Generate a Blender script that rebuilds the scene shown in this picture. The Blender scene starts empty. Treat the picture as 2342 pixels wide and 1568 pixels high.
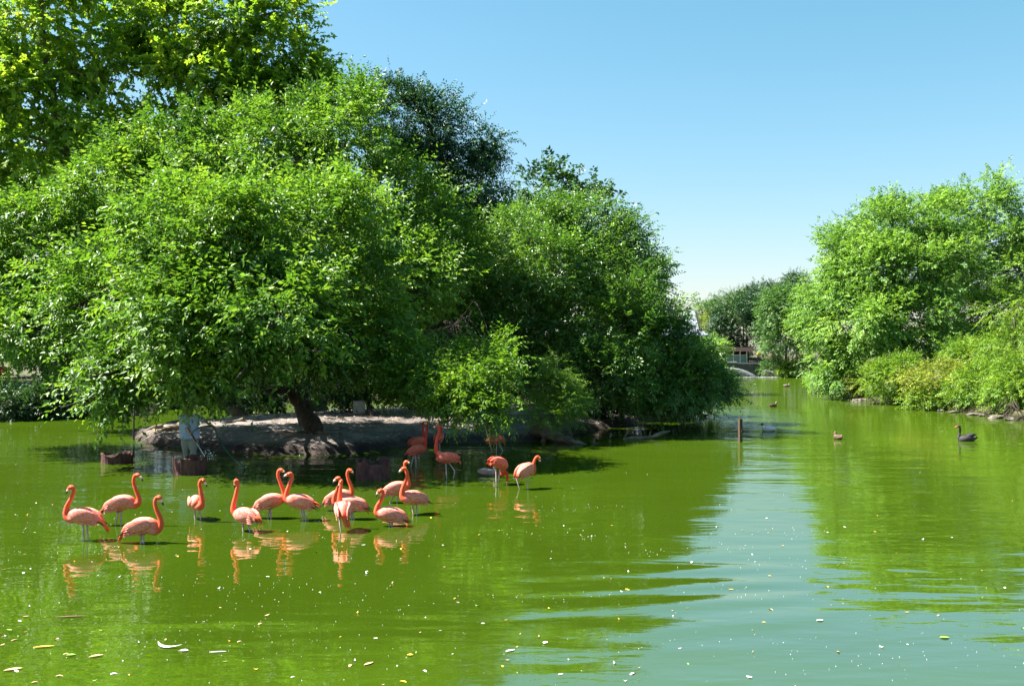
import bpy, math, random
import numpy as np
from mathutils import Vector, Matrix

SC = bpy.context.scene
COL = SC.collection
# ------------------------------------------------------------------ camera, sky, sun, exposure
F, H0, CX, CAMZ = 2248.0, 806.0, 1171.0, 3.0     # focal length and horizon in pixels of a 2342 px wide picture
cam_data = bpy.data.cameras.new('camera')
cam = bpy.data.objects.new('camera', cam_data)
COL.objects.link(cam)
cam.location = (0, 0, CAMZ)
cam.rotation_euler = (math.radians(90), 0, 0)
cam_data.sensor_width = 36
cam_data.lens = F / 2342 * 36
cam_data.shift_y = (H0 - 784) / 2342
cam_data.clip_end = 6000
SC.camera = cam

SUN_AZ, SUN_EL = math.radians(-84), math.radians(52)   # azimuth from +Y, clockwise; elevation
world = bpy.data.worlds.new('World')
SC.world = world
world.use_nodes = True
nt = world.node_tree
for n in list(nt.nodes):
    nt.nodes.remove(n)
sky = nt.nodes.new('ShaderNodeTexSky')
sky.sky_type = 'NISHITA'
sky.sun_disc = False
sky.sun_elevation = SUN_EL
sky.sun_rotation = SUN_AZ % (2 * math.pi)
sky.air_density = 1.15
sky.dust_density = 0.7
sky.ozone_density = 1.5
# the photograph's saturated film response of the sky: one curve per channel, the same over the whole dome
sep = nt.nodes.new('ShaderNodeSeparateColor'); comb = nt.nodes.new('ShaderNodeCombineColor')
nt.links.new(sky.outputs[0], sep.inputs[0])
for ch, (gain, power) in enumerate(((0.50, 1.3), (1.14, 0.8), (1.02, 0.9))):
    pw = nt.nodes.new('ShaderNodeMath'); pw.operation = 'POWER'; pw.inputs[1].default_value = power
    ml = nt.nodes.new('ShaderNodeMath'); ml.operation = 'MULTIPLY'; ml.inputs[1].default_value = gain
    nt.links.new(sep.outputs[ch], pw.inputs[0]); nt.links.new(pw.outputs[0], ml.inputs[0]); nt.links.new(ml.outputs[0], comb.inputs[ch])
bg = nt.nodes.new('ShaderNodeBackground'); bg.inputs[1].default_value = 0.050
wo = nt.nodes.new('ShaderNodeOutputWorld')
nt.links.new(comb.outputs[0], bg.inputs[0]); nt.links.new(bg.outputs[0], wo.inputs[0])

sun_data = bpy.data.lights.new('sun', 'SUN')
sun_data.energy = 5.0
sun_data.angle = math.radians(0.53)
sun_data.color = (1.0, 0.95, 0.86)
sun = bpy.data.objects.new('sun', sun_data)
COL.objects.link(sun)
to_sun = Vector((math.sin(SUN_AZ) * math.cos(SUN_EL), math.cos(SUN_AZ) * math.cos(SUN_EL), math.sin(SUN_EL)))
sun.rotation_euler = to_sun.to_track_quat('Z', 'Y').to_euler()
sun.location = (-30, 10, 40)

SC.view_settings.view_transform = 'Standard'
SC.view_settings.look = 'None'
SC.view_settings.exposure = 2.15
SC.view_settings.gamma = 1.0
cy = SC.cycles
cy.max_bounces = 9; cy.diffuse_bounces = 6; cy.glossy_bounces = 3; cy.transmission_bounces = 4; cy.transparent_max_bounces = 6
cy.caustics_reflective = False; cy.caustics_refractive = False
cy.sample_clamp_indirect = 6
cy.use_denoising = True
try:
    cy.denoiser = 'OPENIMAGEDENOISE'; cy.denoising_input_passes = 'RGB_ALBEDO_NORMAL'
except Exception:
    pass

# ------------------------------------------------------------------ helpers
def G(u, v, z=0.0):
    Y = F * (CAMZ - z) / (v - H0)
    return np.array([(u - CX) / F * Y, Y, z])

def P(u, v, Y):
    return np.array([(u - CX) / F * Y, Y, CAMZ + (H0 - v) / F * Y])

def tag(o, label=None, cat=None, group=None, kind=None):
    if label: o['label'] = label
    if cat: o['category'] = cat
    if group: o['group'] = group
    if kind: o['kind'] = kind
    return o

def empty(name, loc, label=None, cat=None, group=None):
    o = bpy.data.objects.new(name, None)
    COL.objects.link(o)
    o.location = tuple(float(c) for c in loc)
    o.empty_display_size = 0.1
    return tag(o, label, cat, group)

def link(name, me, mat=None, parent=None, loc=None):
    o = bpy.data.objects.new(name, me)
    COL.objects.link(o)
    if mat is not None and len(me.materials) == 0:
        me.materials.append(mat)
    if parent is not None: o.parent = parent
    if loc is not None: o.location = tuple(float(c) for c in loc)
    return o

def mesh_from(verts, faces, name='mesh', smooth=True):
    me = bpy.data.meshes.new(name)
    me.from_pydata([tuple(map(float, v)) for v in verts], [], [tuple(int(i) for i in f) for f in faces])
    me.update()
    if smooth:
        me.polygons.foreach_set('use_smooth', [True] * len(me.polygons))
    return me

def tri_mesh(name, V, T, tintv=None, smooth=False):
    me = bpy.data.meshes.new(name)
    V = np.ascontiguousarray(V, dtype=np.float32); T = np.ascontiguousarray(T, dtype=np.int32)
    me.vertices.add(len(V)); me.vertices.foreach_set('co', V.ravel())
    me.loops.add(T.size); me.loops.foreach_set('vertex_index', T.ravel())
    me.polygons.add(len(T))
    me.polygons.foreach_set('loop_start', np.arange(0, T.size, 3, dtype=np.int32))
    me.polygons.foreach_set('loop_total', np.full(len(T), 3, dtype=np.int32))
    if smooth: me.polygons.foreach_set('use_smooth', np.ones(len(T), dtype=bool))
    me.update(calc_edges=True)
    if tintv is not None:
        a = me.attributes.new('tint', 'FLOAT', 'POINT'); a.data.foreach_set('value', np.ascontiguousarray(tintv, dtype=np.float32))
    return me

def nrm(a):
    a = np.asarray(a, float)
    return a / np.maximum(np.linalg.norm(a, axis=-1, keepdims=True), 1e-9)

class MB:
    """collects closed shapes for one mesh"""
    def __init__(s): s.v = []; s.f = []
    def add(s, v, f):
        b = len(s.v); s.v += [tuple(x) for x in v]; s.f += [tuple(b + i for i in q) for q in f]; return s
    def box(s, c, size, rz=0.0, taper=1.0):
        hx, hy, hz = [k / 2 for k in size]; ca, sa = math.cos(rz), math.sin(rz); v = []
        for z, t in ((-hz, 1), (hz, taper)):
            for x, y in ((-hx, -hy), (hx, -hy), (hx, hy), (-hx, hy)):
                x *= t; y *= t
                v.append((c[0] + x * ca - y * sa, c[1] + x * sa + y * ca, c[2] + z))
        return s.add(v, [(3, 2, 1, 0), (4, 5, 6, 7), (0, 1, 5, 4), (1, 2, 6, 5), (2, 3, 7, 6), (3, 0, 4, 7)])
    def tube(s, pts, rad, seg=8, sub=0):
        v, f = tube(pts, rad, seg, sub); return s.add(v, f)
    def ball(s, c, r, d=None, seg=12):
        v, f = ball(c, r, d, seg); return s.add(v, f)
    def mesh(s, name='mesh', smooth=True): return mesh_from(s.v, s.f, name, smooth)

def catmull(pts, sub):
    pts = np.asarray(pts, float)
    if sub <= 1 or len(pts) < 3: return pts
    q = np.vstack([2 * pts[0] - pts[1], pts, 2 * pts[-1] - pts[-2]])
    out = []
    for i in range(1, len(q) - 2):
        for k in range(sub):
            t = k / sub
            out.append(0.5 * ((2 * q[i]) + (-q[i-1] + q[i+1]) * t + (2*q[i-1] - 5*q[i] + 4*q[i+1] - q[i+2]) * t*t + (-q[i-1] + 3*q[i] - 3*q[i+1] + q[i+2]) * t**3))
    out.append(q[-2])
    return np.array(out)

def tube(pts, rad, seg=8, sub=0, flat=None):
    pts = np.array(pts, float)
    rad = np.asarray([(r, r) if np.isscalar(r) else r for r in (rad if not np.isscalar(rad) else [rad] * len(pts))], float)
    if sub > 1:
        m = catmull(np.hstack([pts, rad]), sub); pts = m[:, :3]; rad = np.maximum(m[:, 3:], 0.0008)
    n = len(pts)
    tg = nrm(np.gradient(pts, axis=0))
    ref = np.array([0, 0, 1.0]) if abs(tg[0][2]) < 0.9 else np.array([0, 1.0, 0])
    a = nrm(np.cross(tg[0], ref)); V = []; ang = np.arange(seg) * 2 * math.pi / seg
    for i in range(n):
        a = nrm(a - tg[i] * np.dot(a, tg[i])); b = np.cross(tg[i], a)
        V.append(pts[i] + np.outer(np.cos(ang) * rad[i][0], a) + np.outer(np.sin(ang) * rad[i][1], b))
    V = np.vstack(V); Fc = []
    for i in range(n - 1):
        for k in range(seg):
            k2 = (k + 1) % seg
            Fc.append((i*seg + k, i*seg + k2, (i+1)*seg + k2, (i+1)*seg + k))
    Fc.append(tuple(range(seg - 1, -1, -1))); Fc.append(tuple((n-1)*seg + k for k in range(seg)))
    return V, Fc

def ball(c, r, d=None, seg=12):
    """ellipsoid: radii r along (d, side, up)"""
    r = np.asarray([r] * 3 if np.isscalar(r) else r, float); c = np.asarray(c, float)
    d = nrm(np.array([1.0, 0, 0]) if d is None else d)
    up = np.array([0, 0, 1.0]) if abs(d[2]) < .95 else np.array([1.0, 0, 0])
    s_ = nrm(np.cross(up, d)); u_ = np.cross(d, s_)
    V = [c - d * r[0]]; rings = seg // 2
    for i in range(1, rings):
        th = math.pi * i / rings
        for k in range(seg):
            ph = 2 * math.pi * k / seg
            V.append(c - d * r[0] * math.cos(th) + s_ * r[1] * math.sin(th) * math.cos(ph) + u_ * r[2] * math.sin(th) * math.sin(ph))
    V.append(c + d * r[0]); Fc = []
    for k in range(seg):
        Fc.append((0, 1 + (k + 1) % seg, 1 + k))
        Fc.append((len(V) - 1, 1 + (rings - 2) * seg + k, 1 + (rings - 2) * seg + (k + 1) % seg))
    for i in range(rings - 2):
        for k in range(seg):
            k2 = (k + 1) % seg
            Fc.append((1 + i*seg + k, 1 + i*seg + k2, 1 + (i+1)*seg + k2, 1 + (i+1)*seg + k))
    return V, Fc

def remesh(mb, voxel, smooth=4, name='body'):
    """fuses overlapping closed shapes into one continuous skin"""
    me = mb.mesh('tmp')
    o = bpy.data.objects.new('tmp', me); COL.objects.link(o)
    m = o.modifiers.new('r', 'REMESH'); m.mode = 'VOXEL'; m.voxel_size = voxel
    s_ = o.modifiers.new('s', 'SMOOTH'); s_.factor = 0.5; s_.iterations = smooth
    dg = bpy.context.evaluated_depsgraph_get()
    out = bpy.data.meshes.new_from_object(o.evaluated_get(dg)); out.name = name
    bpy.data.objects.remove(o); bpy.data.meshes.remove(me)
    out.polygons.foreach_set('use_smooth', [True] * len(out.polygons))
    return out

def coords(me):
    a = np.empty(len(me.vertices) * 3, dtype=np.float32); me.vertices.foreach_get('co', a); return a.reshape(-1, 3)

def attr(me, name, vals):
    a = me.attributes.new(name, 'FLOAT', 'POINT'); a.data.foreach_set('value', np.ascontiguousarray(vals, dtype=np.float32))

# ------------------------------------------------------------------ materials
class NT:
    def __init__(s, name):
        s.m = bpy.data.materials.new(name); s.m.use_nodes = True; s.t = s.m.node_tree
        for n in list(s.t.nodes): s.t.nodes.remove(n)
        s.out = s.n('ShaderNodeOutputMaterial')
    def n(s, kind, **kw):
        x = s.t.nodes.new(kind)
        for k, v in kw.items(): setattr(x, k, v)
        return x
    def l(s, a, b): s.t.links.new(a, b)
    def noise(s, scale, detail=4, rough=0.55, vec=None, dist=0.0):
        x = s.n('ShaderNodeTexNoise'); x.inputs['Scale'].default_value = scale; x.inputs['Detail'].default_value = detail
        x.inputs['Roughness'].default_value = rough; x.inputs['Distortion'].default_value = dist
        if vec is not None: s.l(vec, x.inputs['Vector'])
        return x
    def ramp(s, fac, stops):
        x = s.n('ShaderNodeValToRGB'); e = x.color_ramp.elements
        while len(e) < len(stops): e.new(0.5)
        for k, (p, c) in enumerate(stops): e[k].position = p; e[k].color = (*c, 1) if len(c) == 3 else c
        s.l(fac, x.inputs[0]); return x
    def coord(s, scale=(1, 1, 1), kind='Object'):
        c = s.n('ShaderNodeTexCoord'); m = s.n('ShaderNodeMapping'); m.inputs['Scale'].default_value = scale
        s.l(c.outputs[kind], m.inputs[0]); return m.outputs[0]
    def math(s, op, a, b=None):
        x = s.n('ShaderNodeMath', operation=op)
        for i, q in enumerate((a, b)):
            if q is None: continue
            if hasattr(q, 'links'): s.l(q, x.inputs[i])
            else: x.inputs[i].default_value = q
        return x.outputs[0]
    def bump(s, h, strength=0.5, dist=0.02):
        b = s.n('ShaderNodeBump'); b.inputs['Strength'].default_value = strength; b.inputs['Distance'].default_value = dist
        s.l(h, b.inputs['Height']); return b.outputs[0]
    def bsdf(s, col=None, rough=0.7, spec=0.5, normal=None, **kw):
        p = s.n('ShaderNodeBsdfPrincipled'); p.inputs['Roughness'].default_value = rough; p.inputs['Specular IOR Level'].default_value = spec
        if col is not None:
            if hasattr(col, 'links'): s.l(col, p.inputs['Base Color'])
            else: p.inputs['Base Color'].default_value = (*col, 1)
        if normal is not None: s.l(normal, p.inputs['Normal'])
        for k, v in kw.items(): p.inputs[k].default_value = v
        s.l(p.outputs[0], s.out.inputs[0]); return p

def rough_mat(name, stops, scale=4, rough=0.8, spec=0.3, bump=0.4, bdist=0.02, stretch=(1, 1, 1), detail=6):
    q = NT(name); v = q.coord(stretch); n1 = q.noise(scale, detail, 0.6, v); c = q.ramp(n1.outputs['Fac'], stops)
    n2 = q.noise(scale * 3.1, 5, 0.65, v)
    q.bsdf(c.outputs[0], rough, spec, q.bump(n2.outputs['Fac'], bump, bdist)); return q.m

def leaf_mat(name, dark, mid, light, trans=0.40, rough=0.48, spec=0.38, tcol=(1.4, 1.4, 0.7)):
    q = NT(name); a = q.n('ShaderNodeAttribute', attribute_name='tint')
    r = q.ramp(a.outputs['Fac'], [(0.0, dark), (0.5, mid), (1.0, light)])
    p = q.bsdf(r.outputs[0], rough, spec)
    mul = q.n('ShaderNodeMix', data_type='RGBA', blend_type='MULTIPLY'); mul.inputs[0].default_value = 1; mul.inputs[7].default_value = (*tcol, 1)
    q.l(r.outputs[0], mul.inputs[6])
    tr = q.n('ShaderNodeBsdfTranslucent'); q.l(mul.outputs[2], tr.inputs[0])
    mx = q.n('ShaderNodeMixShader'); mx.inputs[0].default_value = trans
    q.l(p.outputs[0], mx.inputs[1]); q.l(tr.outputs[0], mx.inputs[2]); q.l(mx.outputs[0], q.out.inputs[0]); return q.m

M = {}
M['leaf_island'] = leaf_mat('leaf_island', (0.040, 0.108, 0.013), (0.105, 0.222, 0.024), (0.245, 0.375, 0.042), 0.38)
M['leaf_plane'] = leaf_mat('leaf_plane', (0.075, 0.165, 0.018), (0.190, 0.325, 0.030), (0.40, 0.48, 0.05), 0.56)
M['leaf_ash'] = leaf_mat('leaf_ash', (0.012, 0.042, 0.016), (0.026, 0.078, 0.026), (0.055, 0.125, 0.034), 0.24, 0.42)
M['leaf_elm'] = leaf_mat('leaf_elm', (0.038, 0.108, 0.020), (0.092, 0.200, 0.030), (0.200, 0.330, 0.042), 0.36, 0.38, 0.6)
M['leaf_bright'] = leaf_mat('leaf_bright', (0.055, 0.130, 0.012), (0.105, 0.215, 0.018), (0.19, 0.31, 0.03), 0.40)
M['leaf_birch'] = leaf_mat('leaf_birch', (0.065, 0.155, 0.030), (0.150, 0.290, 0.048), (0.28, 0.43, 0.07), 0.40)
M['leaf_shrub'] = leaf_mat('leaf_shrub', (0.060, 0.145, 0.016), (0.145, 0.265, 0.024), (0.28, 0.38, 0.04), 0.42)
M['leaf_orange'] = leaf_mat('leaf_orange', (0.10, 0.155, 0.02), (0.19, 0.245, 0.03), (0.34, 0.33, 0.05), 0.38)
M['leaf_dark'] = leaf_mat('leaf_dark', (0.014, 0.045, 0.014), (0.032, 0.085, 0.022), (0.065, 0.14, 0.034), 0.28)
M['leaf_far'] = leaf_mat('leaf_far', (0.030, 0.090, 0.022), (0.070, 0.165, 0.032), (0.135, 0.255, 0.042), 0.3)
M['bark'] = rough_mat('bark', [(0.3, (0.022, 0.017, 0.013)), (0.7, (0.085, 0.068, 0.052))], 7, 0.95, 0.15, 0.9, 0.03, (1, 1, 0.25))
M['bark_pale'] = rough_mat('bark_pale', [(0.35, (0.09, 0.075, 0.055)), (0.6, (0.20, 0.17, 0.13)), (0.75, (0.34, 0.31, 0.25))], 4, 0.9, 0.2, 0.6, 0.02, (1, 1, 0.5))
M['driftwood'] = rough_mat('driftwood', [(0.3, (0.07, 0.055, 0.04)), (0.6, (0.19, 0.16, 0.12)), (0.8, (0.34, 0.30, 0.24))], 6, 0.9, 0.2, 0.8, 0.03, (0.3, 1, 1))
M['rock'] = rough_mat('rock', [(0.3, (0.07, 0.06, 0.05)), (0.7, (0.22, 0.195, 0.165))], 5, 0.9, 0.2, 0.7, 0.03)
M['wood_post'] = rough_mat('wood_post', [(0.3, (0.035, 0.024, 0.017)), (0.7, (0.12, 0.080, 0.052))], 9, 0.85, 0.25, 0.6, 0.01, (1, 1, 0.15))
M['dark_metal'] = rough_mat('dark_metal', [(0.3, (0.012, 0.012, 0.013)), (0.7, (0.035, 0.033, 0.032))], 9, 0.6, 0.4, 0.2, 0.005)
M['concrete'] = rough_mat('concrete', [(0.3, (0.24, 0.22, 0.21)), (0.7, (0.42, 0.40, 0.38))], 3, 0.9, 0.2, 0.3, 0.01)
M['block'] = rough_mat('block', [(0.3, (0.30, 0.28, 0.27)), (0.7, (0.46, 0.43, 0.40))], 6, 0.9, 0.2, 0.4, 0.01)

# rusty tub
q = NT('rusty_iron'); v = q.coord((1, 1, 0.35)); n1 = q.noise(6, 8, 0.65, v)
c = q.ramp(n1.outputs['Fac'], [(0.28, (0.020, 0.012, 0.014)), (0.5, (0.085, 0.036, 0.032)), (0.66, (0.17, 0.080, 0.060)), (0.8, (0.27, 0.165, 0.12))])
n2 = q.noise(30, 5, 0.7, v); q.bsdf(c.outputs[0], 0.85, 0.25, q.bump(n2.outputs['Fac'], 0.7, 0.01)); M['rust'] = q.m

# island and bank soil
def soil(name, a, b, c_, sc):
    q = NT(name); v = q.coord(); n1 = q.noise(sc, 8, 0.62, v); n2 = q.noise(sc * 9, 6, 0.7, v)
    mixn = q.math('ADD', q.math('MULTIPLY', n1.outputs['Fac'], 0.62), q.math('MULTIPLY', n2.outputs['Fac'], 0.38))
    col = q.ramp(mixn, [(0.36, a), (0.5, b), (0.63, c_)])
    n3 = q.noise(sc * 22, 5, 0.7, v); h = q.math('ADD', n2.outputs['Fac'], q.math('MULTIPLY', n3.outputs['Fac'], 0.5))
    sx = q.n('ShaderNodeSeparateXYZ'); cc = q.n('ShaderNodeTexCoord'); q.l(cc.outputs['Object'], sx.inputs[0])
    shore_shade = q.ramp(q.math('ADD', sx.outputs[2], q.math('MULTIPLY', n2.outputs['Fac'], 0.16)), [(0.24, (0.30, 0.27, 0.26)), (0.40, (1, 1, 1))])  # shade of the low bank painted into the soil, darker towards the waterline
    mshade = q.n('ShaderNodeMix', data_type='RGBA', blend_type='MULTIPLY'); mshade.inputs[0].default_value = 1; q.l(col.outputs[0], mshade.inputs[6]); q.l(shore_shade.outputs[0], mshade.inputs[7])
    q.bsdf(mshade.outputs[2], 0.92, 0.2, q.bump(h, 0.9, 0.05)); return q.m
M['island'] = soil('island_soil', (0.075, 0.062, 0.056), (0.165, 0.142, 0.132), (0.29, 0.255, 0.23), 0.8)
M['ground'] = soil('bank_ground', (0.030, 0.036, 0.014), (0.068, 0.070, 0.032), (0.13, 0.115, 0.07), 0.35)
M['path'] = rough_mat('path', [(0.3, (0.42, 0.36, 0.31)), (0.7, (0.58, 0.51, 0.44))], 2, 0.95, 0.15, 0.3, 0.01)

# murky green pond water: cloudy green body under a rippled mirror surface
q = NT('pond_water')
tc = q.n('ShaderNodeTexCoord'); obj = tc.outputs['Object']
def mapped(scale, rot=0.0):
    m = q.n('ShaderNodeMapping'); m.inputs['Scale'].default_value = scale; m.inputs['Rotation'].default_value = (0, 0, rot); q.l(obj, m.inputs[0]); return m.outputs[0]
swell = q.noise(0.55, 2, 0.45, mapped((0.55, 1.5, 1), 0.16), 0.6)
mid_ = q.noise(1.9, 2, 0.5, mapped((0.6, 1.6, 1), -0.12), 0.4)
fine = q.noise(6.5, 3, 0.55, mapped((0.55, 1.5, 1), 0.05))
chop = q.noise(2.1, 2, 0.5, mapped((0.8, 1.25, 1), 0.12))
calm = q.noise(0.09, 2, 0.5, mapped((1, 1.6, 1)))
calm_f = q.ramp(calm.outputs['Fac'], [(0.35, (0.25, 0.25, 0.25)), (0.65, (1, 1, 1))]).outputs[0]
# a breeze ruffles the open channel to the right of the island
geo = q.n('ShaderNodeSeparateXYZ'); q.l(obj, geo.inputs[0])
dx = q.math('DIVIDE', q.math('SUBTRACT', geo.outputs[0], 11.6), 3.9)
dy = q.math('DIVIDE', q.math('SUBTRACT', geo.outputs[1], 47.0), 13.0)
rr = q.math('ADD', q.math('MULTIPLY', dx, dx), q.math('MULTIPLY', dy, dy))
breeze = q.math('MAXIMUM', q.math('SUBTRACT', 1.0, rr), 0.0)
h = q.math('ADD', q.math('MULTIPLY', swell.outputs['Fac'], 0.025), q.math('MULTIPLY', mid_.outputs['Fac'], 0.0065))
h = q.math('ADD', h, q.math('MULTIPLY', q.math('MULTIPLY', fine.outputs['Fac'], calm_f), 0.0016))
h = q.math('ADD', h, q.math('MULTIPLY', q.math('MULTIPLY', chop.outputs['Fac'], breeze), 0.055))
# a passing wake: a few broad curved ripples in the open water in front
wk = q.n('ShaderNodeTexWave', wave_type='BANDS', bands_direction='Y', wave_profile='SIN'); wk.inputs['Scale'].default_value = 0.34; wk.inputs['Distortion'].default_value = 4.5; wk.inputs['Detail'].default_value = 1.0; wk.inputs['Detail Scale'].default_value = 0.5
q.l(mapped((0.5, 1, 1), -0.34), wk.inputs['Vector'])
ex = q.math('DIVIDE', q.math('SUBTRACT', geo.outputs[0], 1.9), 2.2); ey = q.math('DIVIDE', q.math('SUBTRACT', geo.outputs[1], 12.6), 2.9)
wake = q.math('MAXIMUM', q.math('SUBTRACT', 1.0, q.math('ADD', q.math('MULTIPLY', ex, ex), q.math('MULTIPLY', ey, ey))), 0.0)
h = q.math('ADD', h, q.math('MULTIPLY', q.math('MULTIPLY', wk.outputs['Fac'], wake), 0.019))
murk = q.noise(0.25, 4, 0.6, mapped((1, 1.5, 1)))
wc = q.ramp(murk.outputs['Fac'], [(0.3, (0.036, 0.069, 0.0030)), (0.7, (0.043, 0.081, 0.0040))])
bmp = q.n('ShaderNodeBump'); bmp.inputs['Strength'].default_value = 1.0; bmp.inputs['Distance'].default_value = 1.0; q.l(h, bmp.inputs['Height'])
df = q.n('ShaderNodeBsdfDiffuse'); q.l(wc.outputs[0], df.inputs[0])
gl = q.n('ShaderNodeBsdfGlossy'); gl.inputs['Roughness'].default_value = 0.012; q.l(bmp.outputs[0], gl.inputs['Normal'])
fr = q.n('ShaderNodeFresnel'); fr.inputs['IOR'].default_value = 1.45; q.l(bmp.outputs[0], fr.inputs['Normal'])
fm = q.n('ShaderNodeMath', operation='MULTIPLY', use_clamp=True); fm.inputs[1].default_value = 2.25; q.l(fr.outputs[0], fm.inputs[0])
ms = q.n('ShaderNodeMixShader'); q.l(q.math('MINIMUM', fm.outputs[0], 0.55), ms.inputs[0]); q.l(df.outputs[0], ms.inputs[1]); q.l(gl.outputs[0], ms.inputs[2]); q.l(ms.outputs[0], q.out.inputs[0])
M['water'] = q.m

def plain(name, col, rough=0.6, spec=0.4, var=0.25, scale=12, bump=0.15):
    lo = tuple(c * (1 - var) for c in col); hi = tuple(min(1, c * (1 + var)) for c in col)
    return rough_mat(name, [(0.3, lo), (0.7, hi)], scale, rough, spec, bump, 0.005)

# flamingo plumage: coral neck, paler streaked back
def plumage(name, pale, pink, coral):
    q = NT(name); a = q.n('ShaderNodeAttribute', attribute_name='coral'); al = q.n('ShaderNodeAttribute', attribute_name='along'); ar = q.n('ShaderNodeAttribute', attribute_name='around')
    cb = q.n('ShaderNodeCombineXYZ'); q.l(q.math('MULTIPLY', al.outputs['Fac'], 5.0), cb.inputs[0]); q.l(q.math('MULTIPLY', ar.outputs['Fac'], 16.0), cb.inputs[1])
    oi = q.n('ShaderNodeObjectInfo'); q.l(q.math('MULTIPLY', oi.outputs['Random'], 40), cb.inputs[2])
    n1 = q.noise(1.9, 6, 0.66, cb.outputs[0], 0.7)
    body = q.ramp(n1.outputs['Fac'], [(0.39, coral), (0.50, pink), (0.62, pale)])
    mx = q.n('ShaderNodeMix', data_type='RGBA'); q.l(a.outputs['Fac'], mx.inputs[0]); q.l(body.outputs[0], mx.inputs[6]); mx.inputs[7].default_value = (*coral, 1)
    p = q.bsdf(mx.outputs[2], 0.75, 0.25, q.bump(n1.outputs['Fac'], 0.5, 0.012)); return q.m
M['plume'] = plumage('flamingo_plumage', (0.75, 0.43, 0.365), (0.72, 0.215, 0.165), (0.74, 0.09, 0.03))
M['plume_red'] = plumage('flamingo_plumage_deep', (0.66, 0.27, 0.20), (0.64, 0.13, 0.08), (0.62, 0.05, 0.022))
M['tail_coral'] = rough_mat('tail_coral', [(0.3, (0.68, 0.08, 0.018)), (0.7, (0.74, 0.19, 0.07))], 14, 0.7, 0.25, 0.3, 0.01, (1, 1, 0.3))
M['bill_pale'] = plain('bill_pale', (0.78, 0.52, 0.44), 0.4)
M['black'] = plain('black_horn', (0.012, 0.012, 0.013), 0.35)
M['bird_leg'] = plain('bird_leg', (0.42, 0.30, 0.29), 0.55)
M['eye'] = plain('eye_yellow', (0.65, 0.55, 0.2), 0.2)

# ------------------------------------------------------------------ water and land
def poly_dist(X, Y, poly):
    """signed distance to a polygon, positive inside"""
    poly = np.asarray(poly, float); d = np.full(X.shape, 1e9); ins = np.zeros(X.shape, bool)
    for (x0, y0), (x1, y1) in zip(poly, np.roll(poly, -1, 0)):
        ex, ey = x1 - x0, y1 - y0
        t = np.clip(((X - x0) * ex + (Y - y0) * ey) / (ex * ex + ey * ey), 0, 1)
        d = np.minimum(d, np.hypot(X - x0 - t * ex, Y - y0 - t * ey))
        c = ((y0 > Y) != (y1 > Y)) & (X < ex * (Y - y0) / (ey if abs(ey) > 1e-9 else 1e-9) + x0)
        ins ^= c
    return np.where(ins, d, -d)

def smooth01(x): x = np.clip(x, 0, 1); return x * x * (3 - 2 * x)

def wob(X, Y, s, seed):
    r = np.random.RandomState(seed); z = np.zeros_like(X)
    for k in range(10):
        a = r.uniform(0, 2 * math.pi); fr = s * (1.0 + 0.45 * k); z += np.sin((X * math.cos(a) + Y * math.sin(a)) * fr + r.uniform(0, 6.3)) / (1 + 0.5 * k)
    return z / 3.0

def grid_mesh(name, xs, ys, hf):
    X, Y = np.meshgrid(xs, ys, indexing='ij'); Z = hf(X, Y); nx, ny = X.shape
    V = np.stack([X, Y, Z], -1).reshape(-1, 3); i = np.arange(nx * ny).reshape(nx, ny)
    a, b, c, d = i[:-1, :-1].ravel(), i[1:, :-1].ravel(), i[1:, 1:].ravel(), i[:-1, 1:].ravel()
    return tri_mesh(name, V, np.vstack([np.stack([a, b, c], 1), np.stack([a, c, d], 1)]), smooth=True)

g2 = lambda u, v: tuple(G(u, v)[:2])
POND = [(-48, -25), (-42, 20), (-31, 36), g2(0, 962), g2(100, 955), g2(200, 950), g2(340, 941), (-16.5, 58), (-9, 63), (4, 62), (12, 74), (20.5, 95), (23.5, 121.5),
        (34.5, 121.5), (37.5, 112), g2(1866, 884), g2(1905, 900), g2(1938, 909), g2(1946, 916), g2(2052, 926), g2(2132, 937), g2(2240, 950), g2(2342, 964), (23.5, 34), (27, 10), (32, -25)]

def ground_h(X, Y):
    d = -poly_dist(X, Y, POND) + 0.35 * wob(X, Y, 1.3, 3)
    out = 0.5 * smooth01(d / 0.9) + 0.9 * smooth01((d - 0.6) / 9) + 0.10 * wob(X, Y, 0.8, 5) * smooth01(d / 2)
    far = smooth01((Y - 122) / 2.0) * smooth01((X - 5) / 6) * (1 - smooth01((X - 33.5) / 4))
    out = out + far * 0.9
    return np.where(d > 0, np.maximum(out, 0.012), -0.12 - 0.25 * np.minimum(-d, 4))

def stretch(a, b, st, lo, hi):
    core = np.arange(a, b + 1e-6, st); L = []; x = a; s_ = st
    while x > lo: s_ *= 1.35; x -= s_; L.append(x)
    R = []; x = b; s_ = st
    while x < hi: s_ *= 1.35; x += s_; R.append(x)
    return np.array(L[::-1] + list(core) + R)

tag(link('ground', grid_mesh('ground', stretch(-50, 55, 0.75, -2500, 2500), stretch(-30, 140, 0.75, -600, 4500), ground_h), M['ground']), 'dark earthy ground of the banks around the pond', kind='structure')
wm = mesh_from([(-70, -28, 0), (70, -28, 0), (70, 123, 0), (-70, 123, 0)], [(0, 1, 2, 3)], 'pond_water', False)
tag(link('pond_water', wm, M['water']), 'murky green pond water with soft ripples', kind='structure')

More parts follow.
